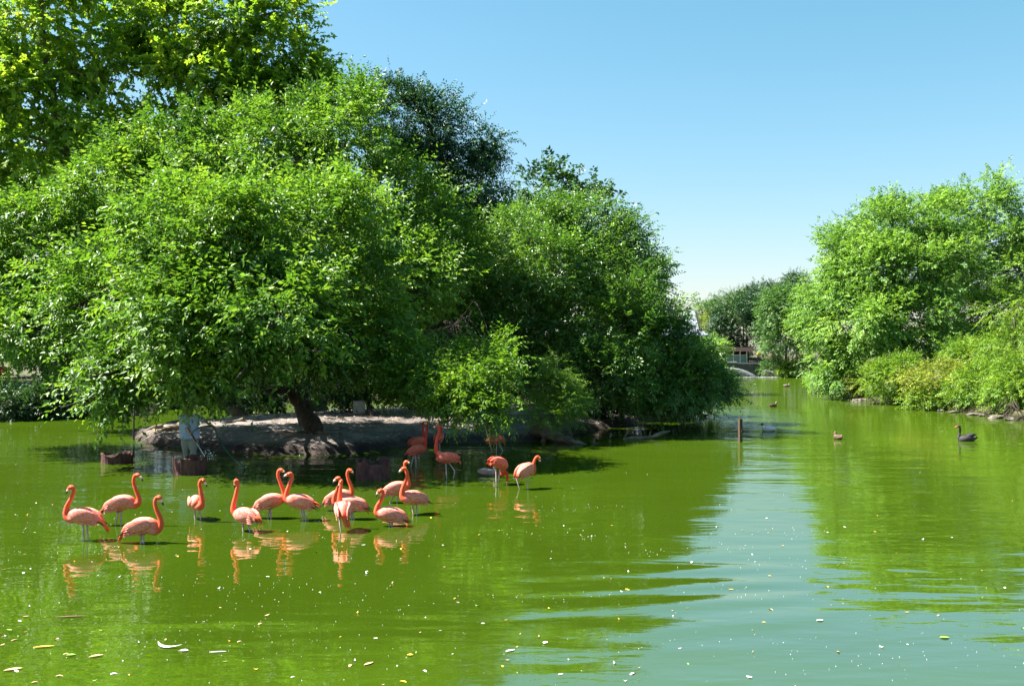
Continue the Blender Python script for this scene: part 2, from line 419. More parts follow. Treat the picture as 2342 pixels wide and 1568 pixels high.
ISLE = [g2(308, 1006), g2(350, 1018), g2(430, 1026), g2(520, 1034), g2(620, 1040), g2(720, 1042), g2(800, 1038), g2(870, 1030), g2(930, 1020), g2(1010, 1014), g2(1100, 1011), g2(1200, 1010), g2(1260, 1010),
        g2(1320, 993), g2(1400, 978), (6.2, 43), (8.8, 46.5), (7.5, 50), (2, 50), (-5, 48.5), (-9.5, 44), (-12.5, 39.5), (-14, 36)]
def isle_h(X, Y):
    d = poly_dist(X, Y, ISLE) + 0.16 * wob(X, Y, 3.1, 11) + 0.10 * wob(X, Y, 7.5, 12)
    top = 0.30 * smooth01(d / 0.45) + 0.20 * smooth01((d - 0.3) / 1.6) + 0.25 * smooth01((d - 1.0) / 7)
    return np.where(d > -0.1, top + (0.06 * wob(X, Y, 2.6, 13) + 0.03 * wob(X, Y, 9, 14)) * smooth01((d + .1) / 0.5), -0.5 + 0.0 * d) - 0.03
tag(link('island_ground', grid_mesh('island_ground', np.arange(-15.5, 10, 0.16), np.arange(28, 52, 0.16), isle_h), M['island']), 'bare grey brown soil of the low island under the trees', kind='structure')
def isle_z(x, y): return float(isle_h(np.array([float(x)]), np.array([float(y)]))[0])
def land_z(x, y): return float(ground_h(np.array([float(x)]), np.array([float(y)]))[0])

# pale path on the far left bank
pts = [P(-60, 893, 62), P(0, 891, 62), P(40, 889, 63), P(88, 887, 64), P(140, 886, 66)]
V = []
for p_ in pts:
    V += [(p_[0], p_[1] - 1.4, p_[2]), (p_[0], p_[1] + 2.2, p_[2] + 0.10)]
V2 = [(a, b, c - 0.12) for a, b, c in V]; n = len(V); Fc = []
for i in range(0, n - 2, 2):
    Fc += [(i, i + 2, i + 3, i + 1), (n + i + 1, n + i + 3, n + i + 2, n + i), (i, n + i, n + i + 2, i + 2), (i + 1, i + 3, n + i + 3, n + i + 1)]
Fc += [(0, 1, n + 1, n), (n - 2, 2 * n - 2, 2 * n - 1, n - 1)]
tag(link('path', mesh_from(V + V2, Fc, 'path', False), M['path']), 'pale sunlit path along the left bank', kind='structure')

# ------------------------------------------------------------------ trees
def leaves_mesh(rng, pos, ax, nv, L, W, tintv, kind):
    n = len(pos); ax = nrm(ax); nv = nrm(nv - ax * np.sum(nv * ax, 1, keepdims=True)); sd = np.cross(nv, ax)
    L = L[:, None]; W = W[:, None]
    def rhomb(axis, side, ln, wd):
        b = pos; l_ = pos + axis * ln * 0.45 + side * wd * 0.5 + nv * wd * 0.18
        t_ = pos + axis * ln - nv * ln * 0.12; r_ = pos + axis * ln * 0.45 - side * wd * 0.5 + nv * wd * 0.18
        return np.stack([b, l_, t_, r_], 1)
    if kind == 'palmate':
        c = math.cos(1.0); s_ = math.sin(1.0)
        parts = [rhomb(ax, sd, L, W * 0.62), rhomb(ax * c + sd * s_, sd * c - ax * s_, L * 0.78, W * 0.55), rhomb(ax * c - sd * s_, sd * c + ax * s_, L * 0.78, W * 0.55)]
    else:
        parts = [rhomb(ax, sd, L, W)]
    V = np.concatenate(parts, 1).reshape(-1, 3); k = len(parts)
    base = np.arange(n * k, dtype=np.int64)[:, None] * 4
    T = np.concatenate([base + np.array([[0, 2, 1]]), base + np.array([[0, 3, 2]])], 0)
    return V, T, np.repeat(tintv, 4 * k)

def crown_mesh(seed, lobes, n_leaves, leaf, aspect=0.5, clump=0.6, per=9, spray=0.42, droop=0.15, kind='simple', back=0.55, shoots=0.06, shoot_len=0.9, origin=(0, 0, 0), spread=1.0, hollow=0.35, flat=0.45):
    rng = np.random.RandomState(seed)
    C = np.array([l[0] for l in lobes]); R = np.array([l[1] for l in lobes])
    w = (R.prod(1)) ** (2 / 3); area = 12.0 * w.sum(); w = w / w.sum()
    nc = max(24, int(area / (clump * clump * 2.0)))
    k = rng.choice(len(C), nc * 3, p=w); d = nrm(rng.randn(nc * 3, 3)); f = 1 - hollow * rng.rand(nc * 3) ** 1.6
    f *= 1 + 0.20 * np.sin(d[:, 0] * 5 + k * 1.7) * np.cos(d[:, 2] * 6 + k) + 0.16 * np.clip(rng.randn(nc * 3), -1.3, 1.6)
    p = C[k] + d * R[k] * f[:, None]
    p = p.astype(float); keep = np.ones(len(p), bool)
    for j in range(len(C)):
        q_ = np.linalg.norm((p - C[j]) / R[j], axis=1); keep &= (q_ > 0.74) | (k == j)
    keep &= (d[:, 1] < 0.35) | (rng.rand(len(p)) < back)
    keep &= (d[:, 2] > -0.45) | (rng.rand(len(p)) < 0.6)
    p, d, k = p[keep][:nc], d[keep][:nc], k[keep][:nc]; nc = len(p)
    dens = np.exp(rng.randn(nc) * 0.75); dens /= dens.sum(); ctint = rng.randn(nc) * 0.16
    ns = n_leaves // per
    ci = rng.choice(nc, ns, p=dens)
    loc = rng.randn(ns, 3) * clump * np.array([0.55, 0.55, flat]) * spread
    pos = p[ci] + loc; out = nrm((pos - C[k[ci]]) / R[k[ci]])
    ax = nrm(out * 0.85 + nrm(loc + 1e-4) * 0.35 + rng.randn(ns, 3) * 0.45 + np.array([0, 0, -droop]))
    sl = spray * (0.65 + 0.7 * rng.rand(ns))
    nsh = int(ns * shoots)
    if nsh:
        si = rng.choice(ns, nsh, replace=False)
        pos[si] = C[k[ci[si]]] + out[si] * R[k[ci[si]]] * (0.95 + 0.08 * rng.rand(nsh, 1))
        ax[si] = nrm(out[si] + rng.randn(nsh, 3) * 0.3 + np.array([0, 0, 0.25 - droop])); sl[si] = shoot_len * (0.6 + 0.6 * rng.rand(nsh))
    n0 = np.array([0, 0, 0.95]) + out * 0.4 + rng.randn(ns, 3) * 0.33; n0 = nrm(n0 - ax * np.sum(n0 * ax, 1, keepdims=True)); sd = np.cross(n0, ax)
    t = (np.arange(per) + 0.6) / per; sgn = np.where(np.arange(per) % 2 == 0, 1.0, -1.0); sgn[-1] = 0
    base = pos[:, None] + ax[:, None] * (t[None, :, None] * sl[:, None, None]) - np.array([0, 0, 1.0]) * (droop * sl[:, None, None] * 0.6 * t[None, :, None] ** 2)
    la = ax[:, None] * 0.55 + sd[:, None] * (sgn[None, :, None] * 0.85) + rng.randn(ns, per, 3) * 0.24 + np.array([0, 0, -0.12 - droop * 0.6])
    ln = n0[:, None] + rng.randn(ns, per, 3) * 0.34
    ls = leaf * (0.65 + 0.6 * rng.rand(ns, per)) * (1 - 0.25 * t[None])
    tv = 0.45 + ctint[ci][:, None] + rng.randn(ns, 1) * 0.11 + rng.randn(ns, per) * 0.14
    V, T, TV = leaves_mesh(rng, base.reshape(-1, 3), la.reshape(-1, 3), ln.reshape(-1, 3), ls.ravel(), (ls * aspect).ravel(), np.clip(tv, 0, 1).ravel(), kind)
    return tri_mesh('crown', V - np.asarray(origin), T, TV), p, k

def wood(seed, trunk, trad, lobes, clumps, ck, origin, limb_r=0.10, twigs=0.35, start=0.35, bare=0):
    """tapered trunk, limbs that run from it into every lobe, twigs that reach the leaf clumps"""
    rng = np.random.RandomState(seed + 7); mb = MB(); o = np.asarray(origin, float)
    tr = catmull(np.asarray(trunk, float), 5); n = len(tr); tt = np.linspace(0, 1, n)
    rad = trad[0] + (trad[1] - trad[0]) * tt ** 0.8; rad[0] *= 1.45; rad[1] *= 1.18
    jit = np.vstack([np.zeros((1, 3)), rng.randn(n - 1, 3) * trad[1] * 0.3])
    mb.tube(tr + jit - o, rad, 10)
    for j, (c, r) in enumerate(lobes):
        c = np.asarray(c); dist = np.linalg.norm(tr - c, axis=1) + np.where(tr[:, 2] > c[2] - 0.2, 2.5, 0) + np.where(tt < start, 6, 0)
        i = int(np.argmin(dist)); s_ = tr[i]; span = np.linalg.norm(c - s_)
        m = (s_ + c) / 2 + np.array([0, 0, 0.10 * span]) + rng.randn(3) * 0.07 * span
        r0 = min(limb_r * (0.5 + 0.09 * span), rad[i] * 0.72) * min(1.0, 0.35 + np.mean(r) / 2.2)
        lp = catmull([s_, (s_ + m) / 2 + rng.randn(3) * 0.03 * span, m, c, c + (c - m) * 0.5], 4)
        mb.tube(lp - o, np.linspace(r0, r0 * 0.22, len(lp)), 6)
        idx = np.nonzero(ck == j)[0]; idx = idx[rng.rand(len(idx)) < twigs]
        for a in idx:
            q_ = clumps[a]; b = lp[rng.randint(len(lp) // 2, len(lp))]
            mm = (q_ + b) / 2 + rng.randn(3) * 0.12 * np.linalg.norm(q_ - b)
            mb.tube(np.array([b, mm, q_]) - o, [r0 * 0.25, r0 * 0.16, 0.006], 4)
    return mb.mesh('trunk')

def L_(u, v, Y, ru, rv, rd=None):
    """lobe given by where it stands: direction, distance, half width and half height in pixels, half depth in metres"""
    s_ = Y / F
    return (P(u, v, Y), np.array([ru * s_, (rd if rd else 0.5 * (ru + rv) * s_), rv * s_]))

def tree(name, label, base, trunk, trad, lobes, leafm, n_leaves, leaf, seed, bark='bark', group=None, cat='tree', wood_kw={}, **kw):
    root = empty(name, base, label, cat, group)
    cm, cl, ck = crown_mesh(seed, lobes, n_leaves, leaf, origin=base, **kw)
    link('crown', cm, M[leafm], root)
    link('trunk', wood(seed, trunk, trad, lobes, cl, ck, base, **wood_kw), M[bark], root)
    return root

# 1 leaning front tree of the island
tb = G(718, 988, 0.50); T1B = tb.copy()
T1 = [L_(430, 400, 33.5, 150, 105), L_(600, 370, 34, 140, 105), L_(775, 330, 35, 100, 125), L_(300, 490, 32.5, 165, 125), L_(880, 460, 36, 115, 110), L_(990, 560, 36, 95, 95), L_(410, 500, 33, 110, 80), L_(570, 450, 33, 110, 80), L_(200, 560, 32, 100, 80),
      L_(140, 580, 31.5, 150, 110), L_(30, 660, 31.5, 110, 105), L_(500, 560, 26.5, 190, 150), L_(710, 570, 28.5, 180, 150), L_(290, 670, 27.5, 170, 125), L_(900, 660, 32.5, 125, 130),
      L_(110, 750, 29.5, 130, 80), L_(470, 720, 24.8, 165, 120), L_(640, 720, 24.2, 140, 110), L_(790, 760, 28.5, 130, 90), L_(1010, 680, 36.5, 85, 105), L_(345, 835, 26, 105, 66),
      L_(480, 832, 25.6, 105, 62), L_(255, 895, 25.8, 55, 34), L_(425, 878, 24.6, 45, 12), L_(690, 798, 24, 65, 32), L_(585, 815, 24, 75, 42), L_(870, 760, 32.5, 60, 85), L_(30, 780, 31, 60, 40)]
tree('leaning_tree', 'broad light green tree with a dark trunk leaning left over the island edge', tb, [tb + np.array([0.1, 0, -0.35]), tb, P(690, 930, 31.6), P(660, 870, 31.3), P(640, 780, 31.2), P(640, 660, 31.4), P(640, 500, 32), P(650, 400, 32.6)],
     (0.37, 0.10), T1, 'leaf_island', 210000, 0.195, 11, wood_kw=dict(limb_r=0.13, twigs=0.25, start=0.3), clump=0.6, per=9, spray=0.46, droop=0.10, aspect=0.46, shoots=0.12, shoot_len=1.25)

rs = np.random.RandomState(17); lt = bpy.data.objects['leaning_tree']
for k in range(5):
    a = -2.6 + k * .55 + rs.uniform(-.1, .1); ln = rs.uniform(.7, 1.7); pp = []; aa = a; px_, py_ = T1B[0], T1B[1]
    for j in range(7):
        r_ = ln * j / 6; x = T1B[0] + r_ * math.cos(aa) * 1.5; y = T1B[1] + r_ * math.sin(aa) * .8; aa += rs.uniform(-.12, .12); pp.append((x - T1B[0], y - T1B[1], max(isle_z(x, y), -.1) + .02 - .012 * j + (.12 if j == 0 else 0) - T1B[2]))
    V, Fc = tube(pp, np.linspace(.10, .012, 7), 7, 3); link('root', mesh_from(V, Fc, 'root'), M['driftwood'], lt)

# 2 tall plane trees behind it
tb = np.array([-11.0, 40.2, isle_z(-11.0, 40.2)])
T2a = [L_(60, 60, 39, 100, 80), L_(190, 90, 40, 90, 85), L_(60, 210, 38.5, 95, 65), L_(170, 270, 38.5, 75, 50), L_(60, 350, 38, 95, 60), L_(110, 430, 38, 90, 50), L_(-60, 140, 39, 90, 120), L_(-60, 330, 38.5, 80, 110), L_(130, -40, 40, 130, 70), L_(0, 480, 38, 70, 50), L_(240, 180, 40, 40, 60)]
tree('plane_tree', 'tall plane tree with big yellow green leaves at the top left corner', tb, [tb + np.array([0, 0, -0.3]), tb, P(330, 700, 40), P(240, 560, 39.5), P(172, 420, 39), P(150, 330, 38.8), P(118, 200, 39), P(95, 60, 39), P(90, -60, 39)],
     (0.34, 0.09), T2a, 'leaf_plane', 22000, 0.225, 21, 'bark_pale', wood_kw=dict(limb_r=0.11, twigs=0.3, start=0.45), clump=0.75, per=6, spray=0.6, aspect=0.85, kind='palmate', droop=0.2, shoots=0.08, spread=0.95)
tb = np.array([-8.3, 43.0, isle_z(-8.3, 43.0)])
T2b = [L_(400, 60, 42, 125, 75), L_(560, 60, 42, 110, 75), L_(640, 130, 42, 85, 80), L_(660, 30, 42.5, 55, 40), L_(340, 170, 41.5, 95, 55), L_(470, 180, 41, 100, 65), L_(590, 230, 41.5, 95, 60), L_(690, 200, 42, 55, 55), L_(280, 300, 41, 70, 60), L_(470, -40, 43, 150, 60), L_(310, 60, 43, 60, 70), L_(380, 300, 40.5, 80, 60), L_(640, 300, 41, 80, 50)]
tree('plane_tree', 'tall plane tree left of the dark ash, its right edge cut out against the sky', tb, [tb + np.array([0, 0, -0.3]), tb, P(470, 600, 42), P(500, 400, 42), P(535, 230, 42), P(560, 110, 42), P(570, 0, 42)],
     (0.36, 0.09), T2b, 'leaf_plane', 27000, 0.225, 22, 'bark_pale', wood_kw=dict(limb_r=0.11, twigs=0.3, start=0.4), clump=0.75, per=6, spray=0.6, aspect=0.85, kind='palmate', droop=0.2, shoots=0.08, spread=0.95)

# 3 dark ash
tb = np.array([-2.6, 46.0, 0.6])
T3 = [L_(860, 260, 46, 70, 70), L_(930, 280, 46, 80, 75), L_(1000, 290, 45.5, 60, 65), L_(1060, 330, 45.5, 68, 55), L_(1110, 345, 45.5, 28, 38), L_(960, 380, 45.5, 70, 45), L_(1085, 425, 45, 75, 42), L_(1140, 450, 45, 32, 30), L_(1010, 460, 45.5, 50, 50),
      L_(1110, 545, 45, 60, 55), L_(1130, 630, 44.5, 70, 60), L_(1000, 560, 45.5, 60, 60)]
tree('ash_tree', 'dark blue green ash standing behind the island with sky showing through its crown', tb, [tb + np.array([0, 0, -0.3]), tb, P(1060, 620, 45.8), P(1045, 500, 45.6), P(1020, 400, 45.6), P(990, 310, 45.6), P(960, 230, 45.6)],
     (0.28, 0.06), T3, 'leaf_ash', 60000, 0.19, 31, wood_kw=dict(limb_r=0.09, twigs=0.35, start=0.4), clump=0.6, per=9, spray=0.5, droop=0.12, aspect=0.4, shoots=0.1, shoot_len=0.8)

# 4 elm in the middle of the island's right half
tb = np.array([1.9, 38.5, isle_z(1.9, 38.5)])
T4 = [L_(1210, 545, 37.5, 75, 70), L_(1320, 500, 38, 48, 55), L_(1375, 545, 38, 60, 65), L_(1265, 610, 36.5, 100, 80), L_(1390, 640, 37, 95, 80), L_(1180, 690, 37.2, 90, 90), L_(1300, 740, 37, 110, 95), L_(1430, 740, 36, 100, 90), L_(1130, 770, 37.5, 75, 75), L_(1240, 830, 37, 90, 65), L_(1370, 850, 35.5, 110, 60), L_(1060, 800, 38, 70, 60), L_(1400, 480, 38, 22, 30), L_(1330, 478, 38, 14, 26), L_(1392, 474, 38, 22, 14), L_(1440, 545, 37.5, 30, 26), L_(1468, 600, 37, 40, 40), L_(1225, 495, 37.5, 18, 22)]
tree('elm_tree', 'dark green elm with feathery arching tips in the middle of the island', tb, [tb + np.array([0, 0, -0.3]), tb, P(1268, 860, 38), P(1262, 720, 37.6), P(1270, 620, 37.6), P(1290, 520, 37.8), P(1310, 470, 38)],
     (0.22, 0.05), T4, 'leaf_elm', 105000, 0.15, 41, wood_kw=dict(limb_r=0.09, twigs=0.3, start=0.3), clump=0.55, per=9, spray=0.45, droop=0.0, aspect=0.46, shoots=0.12, shoot_len=0.85)

# 5 tree that overhangs the channel at the island's right end
tb = np.array([6.0, 43.5, isle_z(6.0, 43.5)])
T5 = [L_(1448, 640, 42, 62, 60), L_(1448, 705, 41, 48, 70), L_(1450, 795, 40, 40, 62), L_(1480, 790, 38.5, 100, 90), L_(1560, 872, 39.5, 52, 30), L_(1520, 870, 37.5, 100, 55), L_(1632, 876, 39.5, 40, 26), L_(1420, 885, 37, 85, 32), L_(1560, 900, 38, 80, 20)]
tree('overhanging_tree', 'green tree whose low branches hang over the channel at the right tip of the island', tb, [tb + np.array([0, 0, -0.3]), tb, P(1490, 880, 43), P(1500, 800, 42.4), P(1515, 720, 42), P(1520, 650, 42)],
     (0.2, 0.05), T5, 'leaf_elm', 80000, 0.15, 51, wood_kw=dict(limb_r=0.08, twigs=0.4, start=0.2), clump=0.5, per=9, spray=0.4, droop=0.1, aspect=0.5, shoots=0.05, shoot_len=1.0)

# 6 small pale forked tree whose bright low boughs reach towards the pond
tb = np.array([-3.4, 40.5, isle_z(-3.4, 40.5)])
T6 = [L_(930, 880, 26.8, 30, 14), L_(975, 868, 26.4, 44, 18), L_(1030, 882, 25.8, 52, 20), L_(1085, 872, 25.6, 46, 22), L_(1130, 850, 25.8, 38, 26), L_(1150, 825, 26.4, 22, 16), L_(1060, 915, 25.3, 42, 14), L_(1010, 838, 26.8, 48, 20), L_(1100, 940, 25.0, 34, 12), L_(1085, 818, 26.8, 40, 20), L_(1145, 900, 25.4, 20, 12), L_(985, 915, 25.8, 22, 9), L_(1040, 950, 25.0, 16, 8), L_(905, 850, 27, 34, 16), L_(940, 820, 27.5, 40, 18), L_(1165, 865, 26, 20, 12), L_(1130, 795, 27, 34, 18)]
tree('forked_tree', 'small forked tree with bright yellow green boughs hanging above the flamingos', tb, [tb + np.array([0, 0, -0.3]), tb, P(950, 935, 40), P(925, 900, 39.6), P(945, 800, 36.5), P(1000, 745, 32.5), P(1040, 740, 30.5)],
     (0.16, 0.06), T6, 'leaf_bright', 21000, 0.15, 61, 'bark', wood_kw=dict(limb_r=0.035, twigs=0.3, start=0.6), clump=0.32, per=9, spray=0.40, droop=0.2, shoots=0.15, shoot_len=.7, aspect=0.45)

# 7 feathery bald cypress sapling
tb = np.array([1.55, 33.1, isle_z(1.55, 33.1)])
T7 = [L_(1275, 835, 32.6, 30, 30), L_(1258, 882, 32.4, 46, 26), L_(1282, 915, 32.2, 50, 24), L_(1262, 950, 32, 50, 22), L_(1290, 868, 32.6, 28, 18)]
tree('cypress_sapling', 'feathery light green sapling beside the sloping log on the island', tb, [tb + np.array([0, 0, -0.3]), tb, P(1272, 920, 32.8), P(1275, 860, 32.7), P(1276, 815, 32.7)],
     (0.06, 0.015), T7, 'leaf_bright', 16000, 0.10, 71, wood_kw=dict(limb_r=0.03, twigs=0.4, start=0.1), clump=0.28, per=14, spray=0.34, droop=0.3, aspect=0.22, cat='sapling')

# 8 understory shrubs on the island
US = [(-7.6, 43.5, 2.0, 1.7), (-5.0, 45.5, 2.2, 2.2), (-1.6, 46.0, 2.2, 2.4), (1.2, 44.5, 1.9, 2.2), (4.0, 44.0, 1.8, 2.0), (-10.6, 41.0, 1.6, 1.3), (3.6, 40.4, 1.3, 1.1), (6.3, 44.6, 1.7, 1.7), (8.3, 46.2, 1.6, 1.7)]
UL = ['dark shrub at the back of the island, left of the leaning trunk', 'dark shrub at the back of the island, just right of the leaning trunk', 'dark shrub behind the forked tree', 'dark shrub behind the bright hanging boughs',
      'dark shrub in the shade between the sapling and the overhanging tree', 'low dark shrub behind the standing man', 'low leafy shrub right of the feathery sapling', 'dark shrub in deep shade under the overhanging tree', 'dark shrub at the far right tip of the island']
for i, (x, y, r, hgt) in enumerate(US):
    b = np.array([x, y, isle_z(x, y)]); rs = np.random.RandomState(900 + i)
    lob = [(b + np.array([rs.uniform(-.6, .6) * r, rs.uniform(-.3, .3) * r, hgt * (0.45 + 0.5 * rs.rand())]), np.array([r * .75, r * .7, hgt * .42])) for _ in range(4)]
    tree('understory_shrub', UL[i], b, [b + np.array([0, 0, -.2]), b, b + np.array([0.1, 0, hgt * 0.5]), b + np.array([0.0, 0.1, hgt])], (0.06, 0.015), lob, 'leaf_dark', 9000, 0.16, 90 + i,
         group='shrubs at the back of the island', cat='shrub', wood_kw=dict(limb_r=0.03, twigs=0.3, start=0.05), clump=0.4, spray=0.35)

# 9 far left bank: dark shrubs at the water, tall dark trees behind
LS = [(30, 932, 44.0, 75, 44), (130, 922, 45.2, 65, 44), (225, 912, 47.5, 80, 52), (330, 905, 53, 75, 50), (430, 900, 57, 80, 45), (530, 895, 60, 80, 45)]
LLs = ['dark shrub on the left bank below the pale path', 'dark shrub on the left bank under the thin pale trunk', 'dark shrub on the left bank above the left iron tub', 'dark shrub on the left bank behind the thin dark pole',
       'dark shrub on the far left bank behind the standing man', 'dark shrub on the far bank seen left of the leaning trunk']
for i, (u, v, Y, ru, rv) in enumerate(LS):
    c = P(u, v, Y); b = np.array([c[0], c[1] + .6, land_z(c[0], c[1] + .6)]); lob = [L_(u + k * ru * .5, v + abs(k) * 8, Y + .3 * k, ru * .65, rv * (.95 - .15 * abs(k))) for k in (-1, 0, 1)]
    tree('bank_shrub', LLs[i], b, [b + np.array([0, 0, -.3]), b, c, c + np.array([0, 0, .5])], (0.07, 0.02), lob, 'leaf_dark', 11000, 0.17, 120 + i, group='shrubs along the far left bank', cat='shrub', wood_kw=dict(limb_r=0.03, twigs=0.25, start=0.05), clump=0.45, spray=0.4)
FT = [(-42, 66, 17), (-33, 70, 18), (-24, 72, 16.5), (-15, 73, 17), (-6, 75, 15), (2, 73, 14.5), (-37, 52, 15)]
FL = ['dark tree on the far left bank at the picture edge above the path', 'dark tree on the far left bank behind the thin pale trunk', 'dark tree on the far bank behind the left bank shrubs', 'dark tree on the far bank behind the standing man',
      'dark tree on the far bank behind the leaning trunk', 'dark tree on the far bank behind the forked tree', 'dark tree nearest the left edge whose low boughs shade the path']
for i, (x, y, hgt) in enumerate(FT):
    b = np.array([x, y, land_z(x, y)]); rs = np.random.RandomState(400 + i)
    lob = [(b + np.array([rs.uniform(-3.2, 3.2), rs.uniform(-2, 2), hgt * (0.22 + 0.68 * j / 7)]), np.array([4.2, 3.6, 3.0]) * (1.05 - 0.06 * j)) for j in range(8)]
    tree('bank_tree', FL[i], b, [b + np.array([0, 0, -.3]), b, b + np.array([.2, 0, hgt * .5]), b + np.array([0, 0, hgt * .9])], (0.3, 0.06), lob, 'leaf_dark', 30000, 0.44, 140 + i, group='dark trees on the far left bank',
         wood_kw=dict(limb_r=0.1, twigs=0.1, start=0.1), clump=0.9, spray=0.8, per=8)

# 10 right bank
tb = np.array([27.5, 66.0, land_z(27.5, 66.0)])
T10 = [L_(2005, 545, 65, 90, 70), L_(2085, 525, 66, 90, 75), L_(1960, 625, 64, 70, 75), L_(2030, 640, 63, 110, 85), L_(2130, 610, 64.5, 90, 80), L_(1925, 725, 63, 70, 75), L_(1985, 740, 61.5, 105, 75), L_(2090, 730, 62, 100, 70), L_(1905, 800, 64, 50, 45), L_(2010, 810, 61.5, 85, 45), L_(2110, 790, 61.5, 90, 45), L_(1910, 860, 63.5, 38, 42), L_(1955, 850, 62.5, 55, 42), L_(1905, 545, 66, 22, 22)]
tree('birch_tree', 'large pale green tree filling the right bank nearest the channel', tb, [tb + np.array([0, 0, -.3]), tb, P(2060, 780, 66), P(2050, 680, 65.5), P(2040, 590, 65.5), P(2040, 500, 66)],
     (0.35, 0.08), T10, 'leaf_birch', 150000, 0.19, 161, wood_kw=dict(limb_r=0.12, twigs=0.2, start=0.25), clump=0.75, per=9, spray=0.55, droop=0.18, aspect=0.6, shoots=0.07)
tb = np.array([32.5, 70.0, land_z(32.5, 70)])
T11 = [L_(2190, 490, 70, 65, 55), L_(2260, 470, 69, 60, 55), L_(2300, 550, 68, 60, 55), L_(2220, 570, 69, 80, 50), L_(2330, 620, 67, 60, 50), L_(2250, 640, 69, 50, 30), L_(2200, 720, 68, 70, 50), L_(2310, 720, 66, 60, 60), L_(2390, 560, 68, 70, 70), L_(2230, 780, 66, 90, 40), L_(2390, 690, 66, 70, 70)]
tree('birch_tree', 'pale green tree at the right edge with sky showing through around its bare trunk', tb, [tb + np.array([0, 0, -.3]), tb, P(2195, 790, 69.5), P(2190, 680, 69), P(2215, 600, 69), P(2250, 500, 69)],
     (0.3, 0.07), T11, 'leaf_birch', 92000, 0.19, 171, wood_kw=dict(limb_r=0.12, twigs=0.25, start=0.35), clump=0.75, per=9, spray=0.55, droop=0.15, aspect=0.6, shoots=0.09)

RB = [(1900, 868, 72, 42, 34, 'leaf_birch', 'pale green bush at the water below the large tree, nearest the weir'), (1975, 880, 61, 30, 26, 'leaf_orange', 'thin yellowish bush beside the flat stones on the right bank'),
      (2055, 870, 57, 75, 55, 'leaf_shrub', 'rounded green bush on the right bank behind the small duck'), (2165, 880, 52, 75, 55, 'leaf_orange', 'yellow orange tinged bush in the middle of the right bank'),
      (2130, 915, 51.5, 50, 22, 'leaf_shrub', 'low green bush whose leaves touch the water on the right bank'), (2250, 885, 49, 75, 60, 'leaf_shrub', 'green bush on the right bank above the black swan'),
      (2330, 880, 45.5, 70, 75, 'leaf_shrub', 'tall green bush at the right edge above the bank stones'), (2230, 820, 55, 65, 40, 'leaf_shrub', 'bush behind the others on the right bank, below the bare trunk')]
for i, (u, v, Y, ru, rv, lm, lab) in enumerate(RB):
    c = P(u, v, Y); b = np.array([c[0] + .4, c[1] + .6, land_z(c[0] + .4, c[1] + .6)]); rs = np.random.RandomState(600 + i)
    lob = [L_(u + rs.uniform(-.5, .5) * ru, v + rs.uniform(-.3, .4) * rv, Y + rs.uniform(-.6, .8), ru * .62, rv * .62) for _ in range(5)] + [L_(u, v, Y, ru * .75, rv * .75)]
    tree('bank_bush', lab, b, [b + np.array([0, 0, -.3]), b, c, c + np.array([0, 0, .4])], (0.07, 0.02), lob, lm, 15000 if ru > 45 else 7000, 0.14, 180 + i, group='bushes along the right bank', cat='bush',
         wood_kw=dict(limb_r=0.035, twigs=0.25, start=0.05), clump=0.42, spray=0.4, aspect=0.5, shoots=0.1, shoot_len=0.6)
b = np.array([23.6, 47.5, land_z(23.6, 47.5)])
T12 = [L_(2310, 720, 47, 50, 35), L_(2345, 770, 46.5, 55, 40), L_(2300, 790, 47, 40, 30), L_(2370, 700, 47, 50, 40), L_(2330, 830, 46.5, 50, 30)]
tree('sumac', 'sumac with long feathery fronds at the right edge of the bank', b, [b + np.array([0, 0, -.3]), b, P(2325, 840, 47), P(2320, 760, 47), P(2330, 690, 47)], (0.08, 0.03), T12, 'leaf_shrub', 15000, 0.15, 199, cat='sumac',
     wood_kw=dict(limb_r=0.05, twigs=0.5, start=0.2), clump=0.45, per=18, spray=0.75, droop=0.35, aspect=0.3)

# 11 far trees beyond the weir
FA = [(1708, 742, 130, 86, 64, 'leaf_ash', 34000, 'dark round maple standing behind the glass shelter at the weir'), (1798, 735, 118, 66, 82, 'leaf_far', 38000, 'mid green tree between the dark maple and the large right bank tree'),
      (1745, 685, 150, 58, 38, 'leaf_ash', 16000, 'taller dark green tree rising behind the dark maple'), (1700, 700, 155, 26, 28, 'leaf_shrub', 7000, 'small yellow green tree top showing left of the taller far tree'),
      (1645, 742, 140, 32, 30, 'leaf_orange', 8000, 'yellow orange tree right of the pale metal roof'), (1605, 718, 165, 38, 30, 'leaf_far', 9000, 'small hazy tree behind the pale metal roof'),
      (1672, 705, 170, 52, 34, 'leaf_far', 14000, 'hazy tree top far behind the yellow orange tree'), (1822, 650, 160, 26, 26, 'leaf_ash', 6000, 'small dark tree top beside the large right bank tree against the sky'), (1852, 715, 112, 44, 70, 'leaf_birch', 20000, 'light green tree left of the large right bank tree'),
      (1612, 800, 112, 42, 26, 'leaf_birch', 9000, 'pale weeping tree in front of the metal roofed house')]
for i, (u, v, Y, ru, rv, lm, nl, lab) in enumerate(FA):
    c = P(u, v, Y); b = np.array([c[0], c[1], land_z(c[0], c[1])]); rs = np.random.RandomState(700 + i); s_ = Y / F
    lob = [L_(u, v, Y, ru * .7, rv * .7)] + [L_(u + math.cos(a) * ru * .55 * rs.uniform(.7, 1.1), v + math.sin(a) * rv * .55 * rs.uniform(.7, 1.1), Y + rs.uniform(-1, 1), ru * .5, rv * .5) for a in np.linspace(0, 6.28, 8)[:-1] + rs.rand()]
    tree('far_tree', lab, b, [b + np.array([0, 0, -.3]), b, b * .5 + c * .5, c + np.array([0, 0, rv * .3 * s_])], (0.25, 0.06), lob, lm, nl, 0.26, 220 + i, group='trees beyond the weir', wood_kw=dict(limb_r=0.1, twigs=0.08, start=0.2), clump=0.9, spray=0.7, per=8)
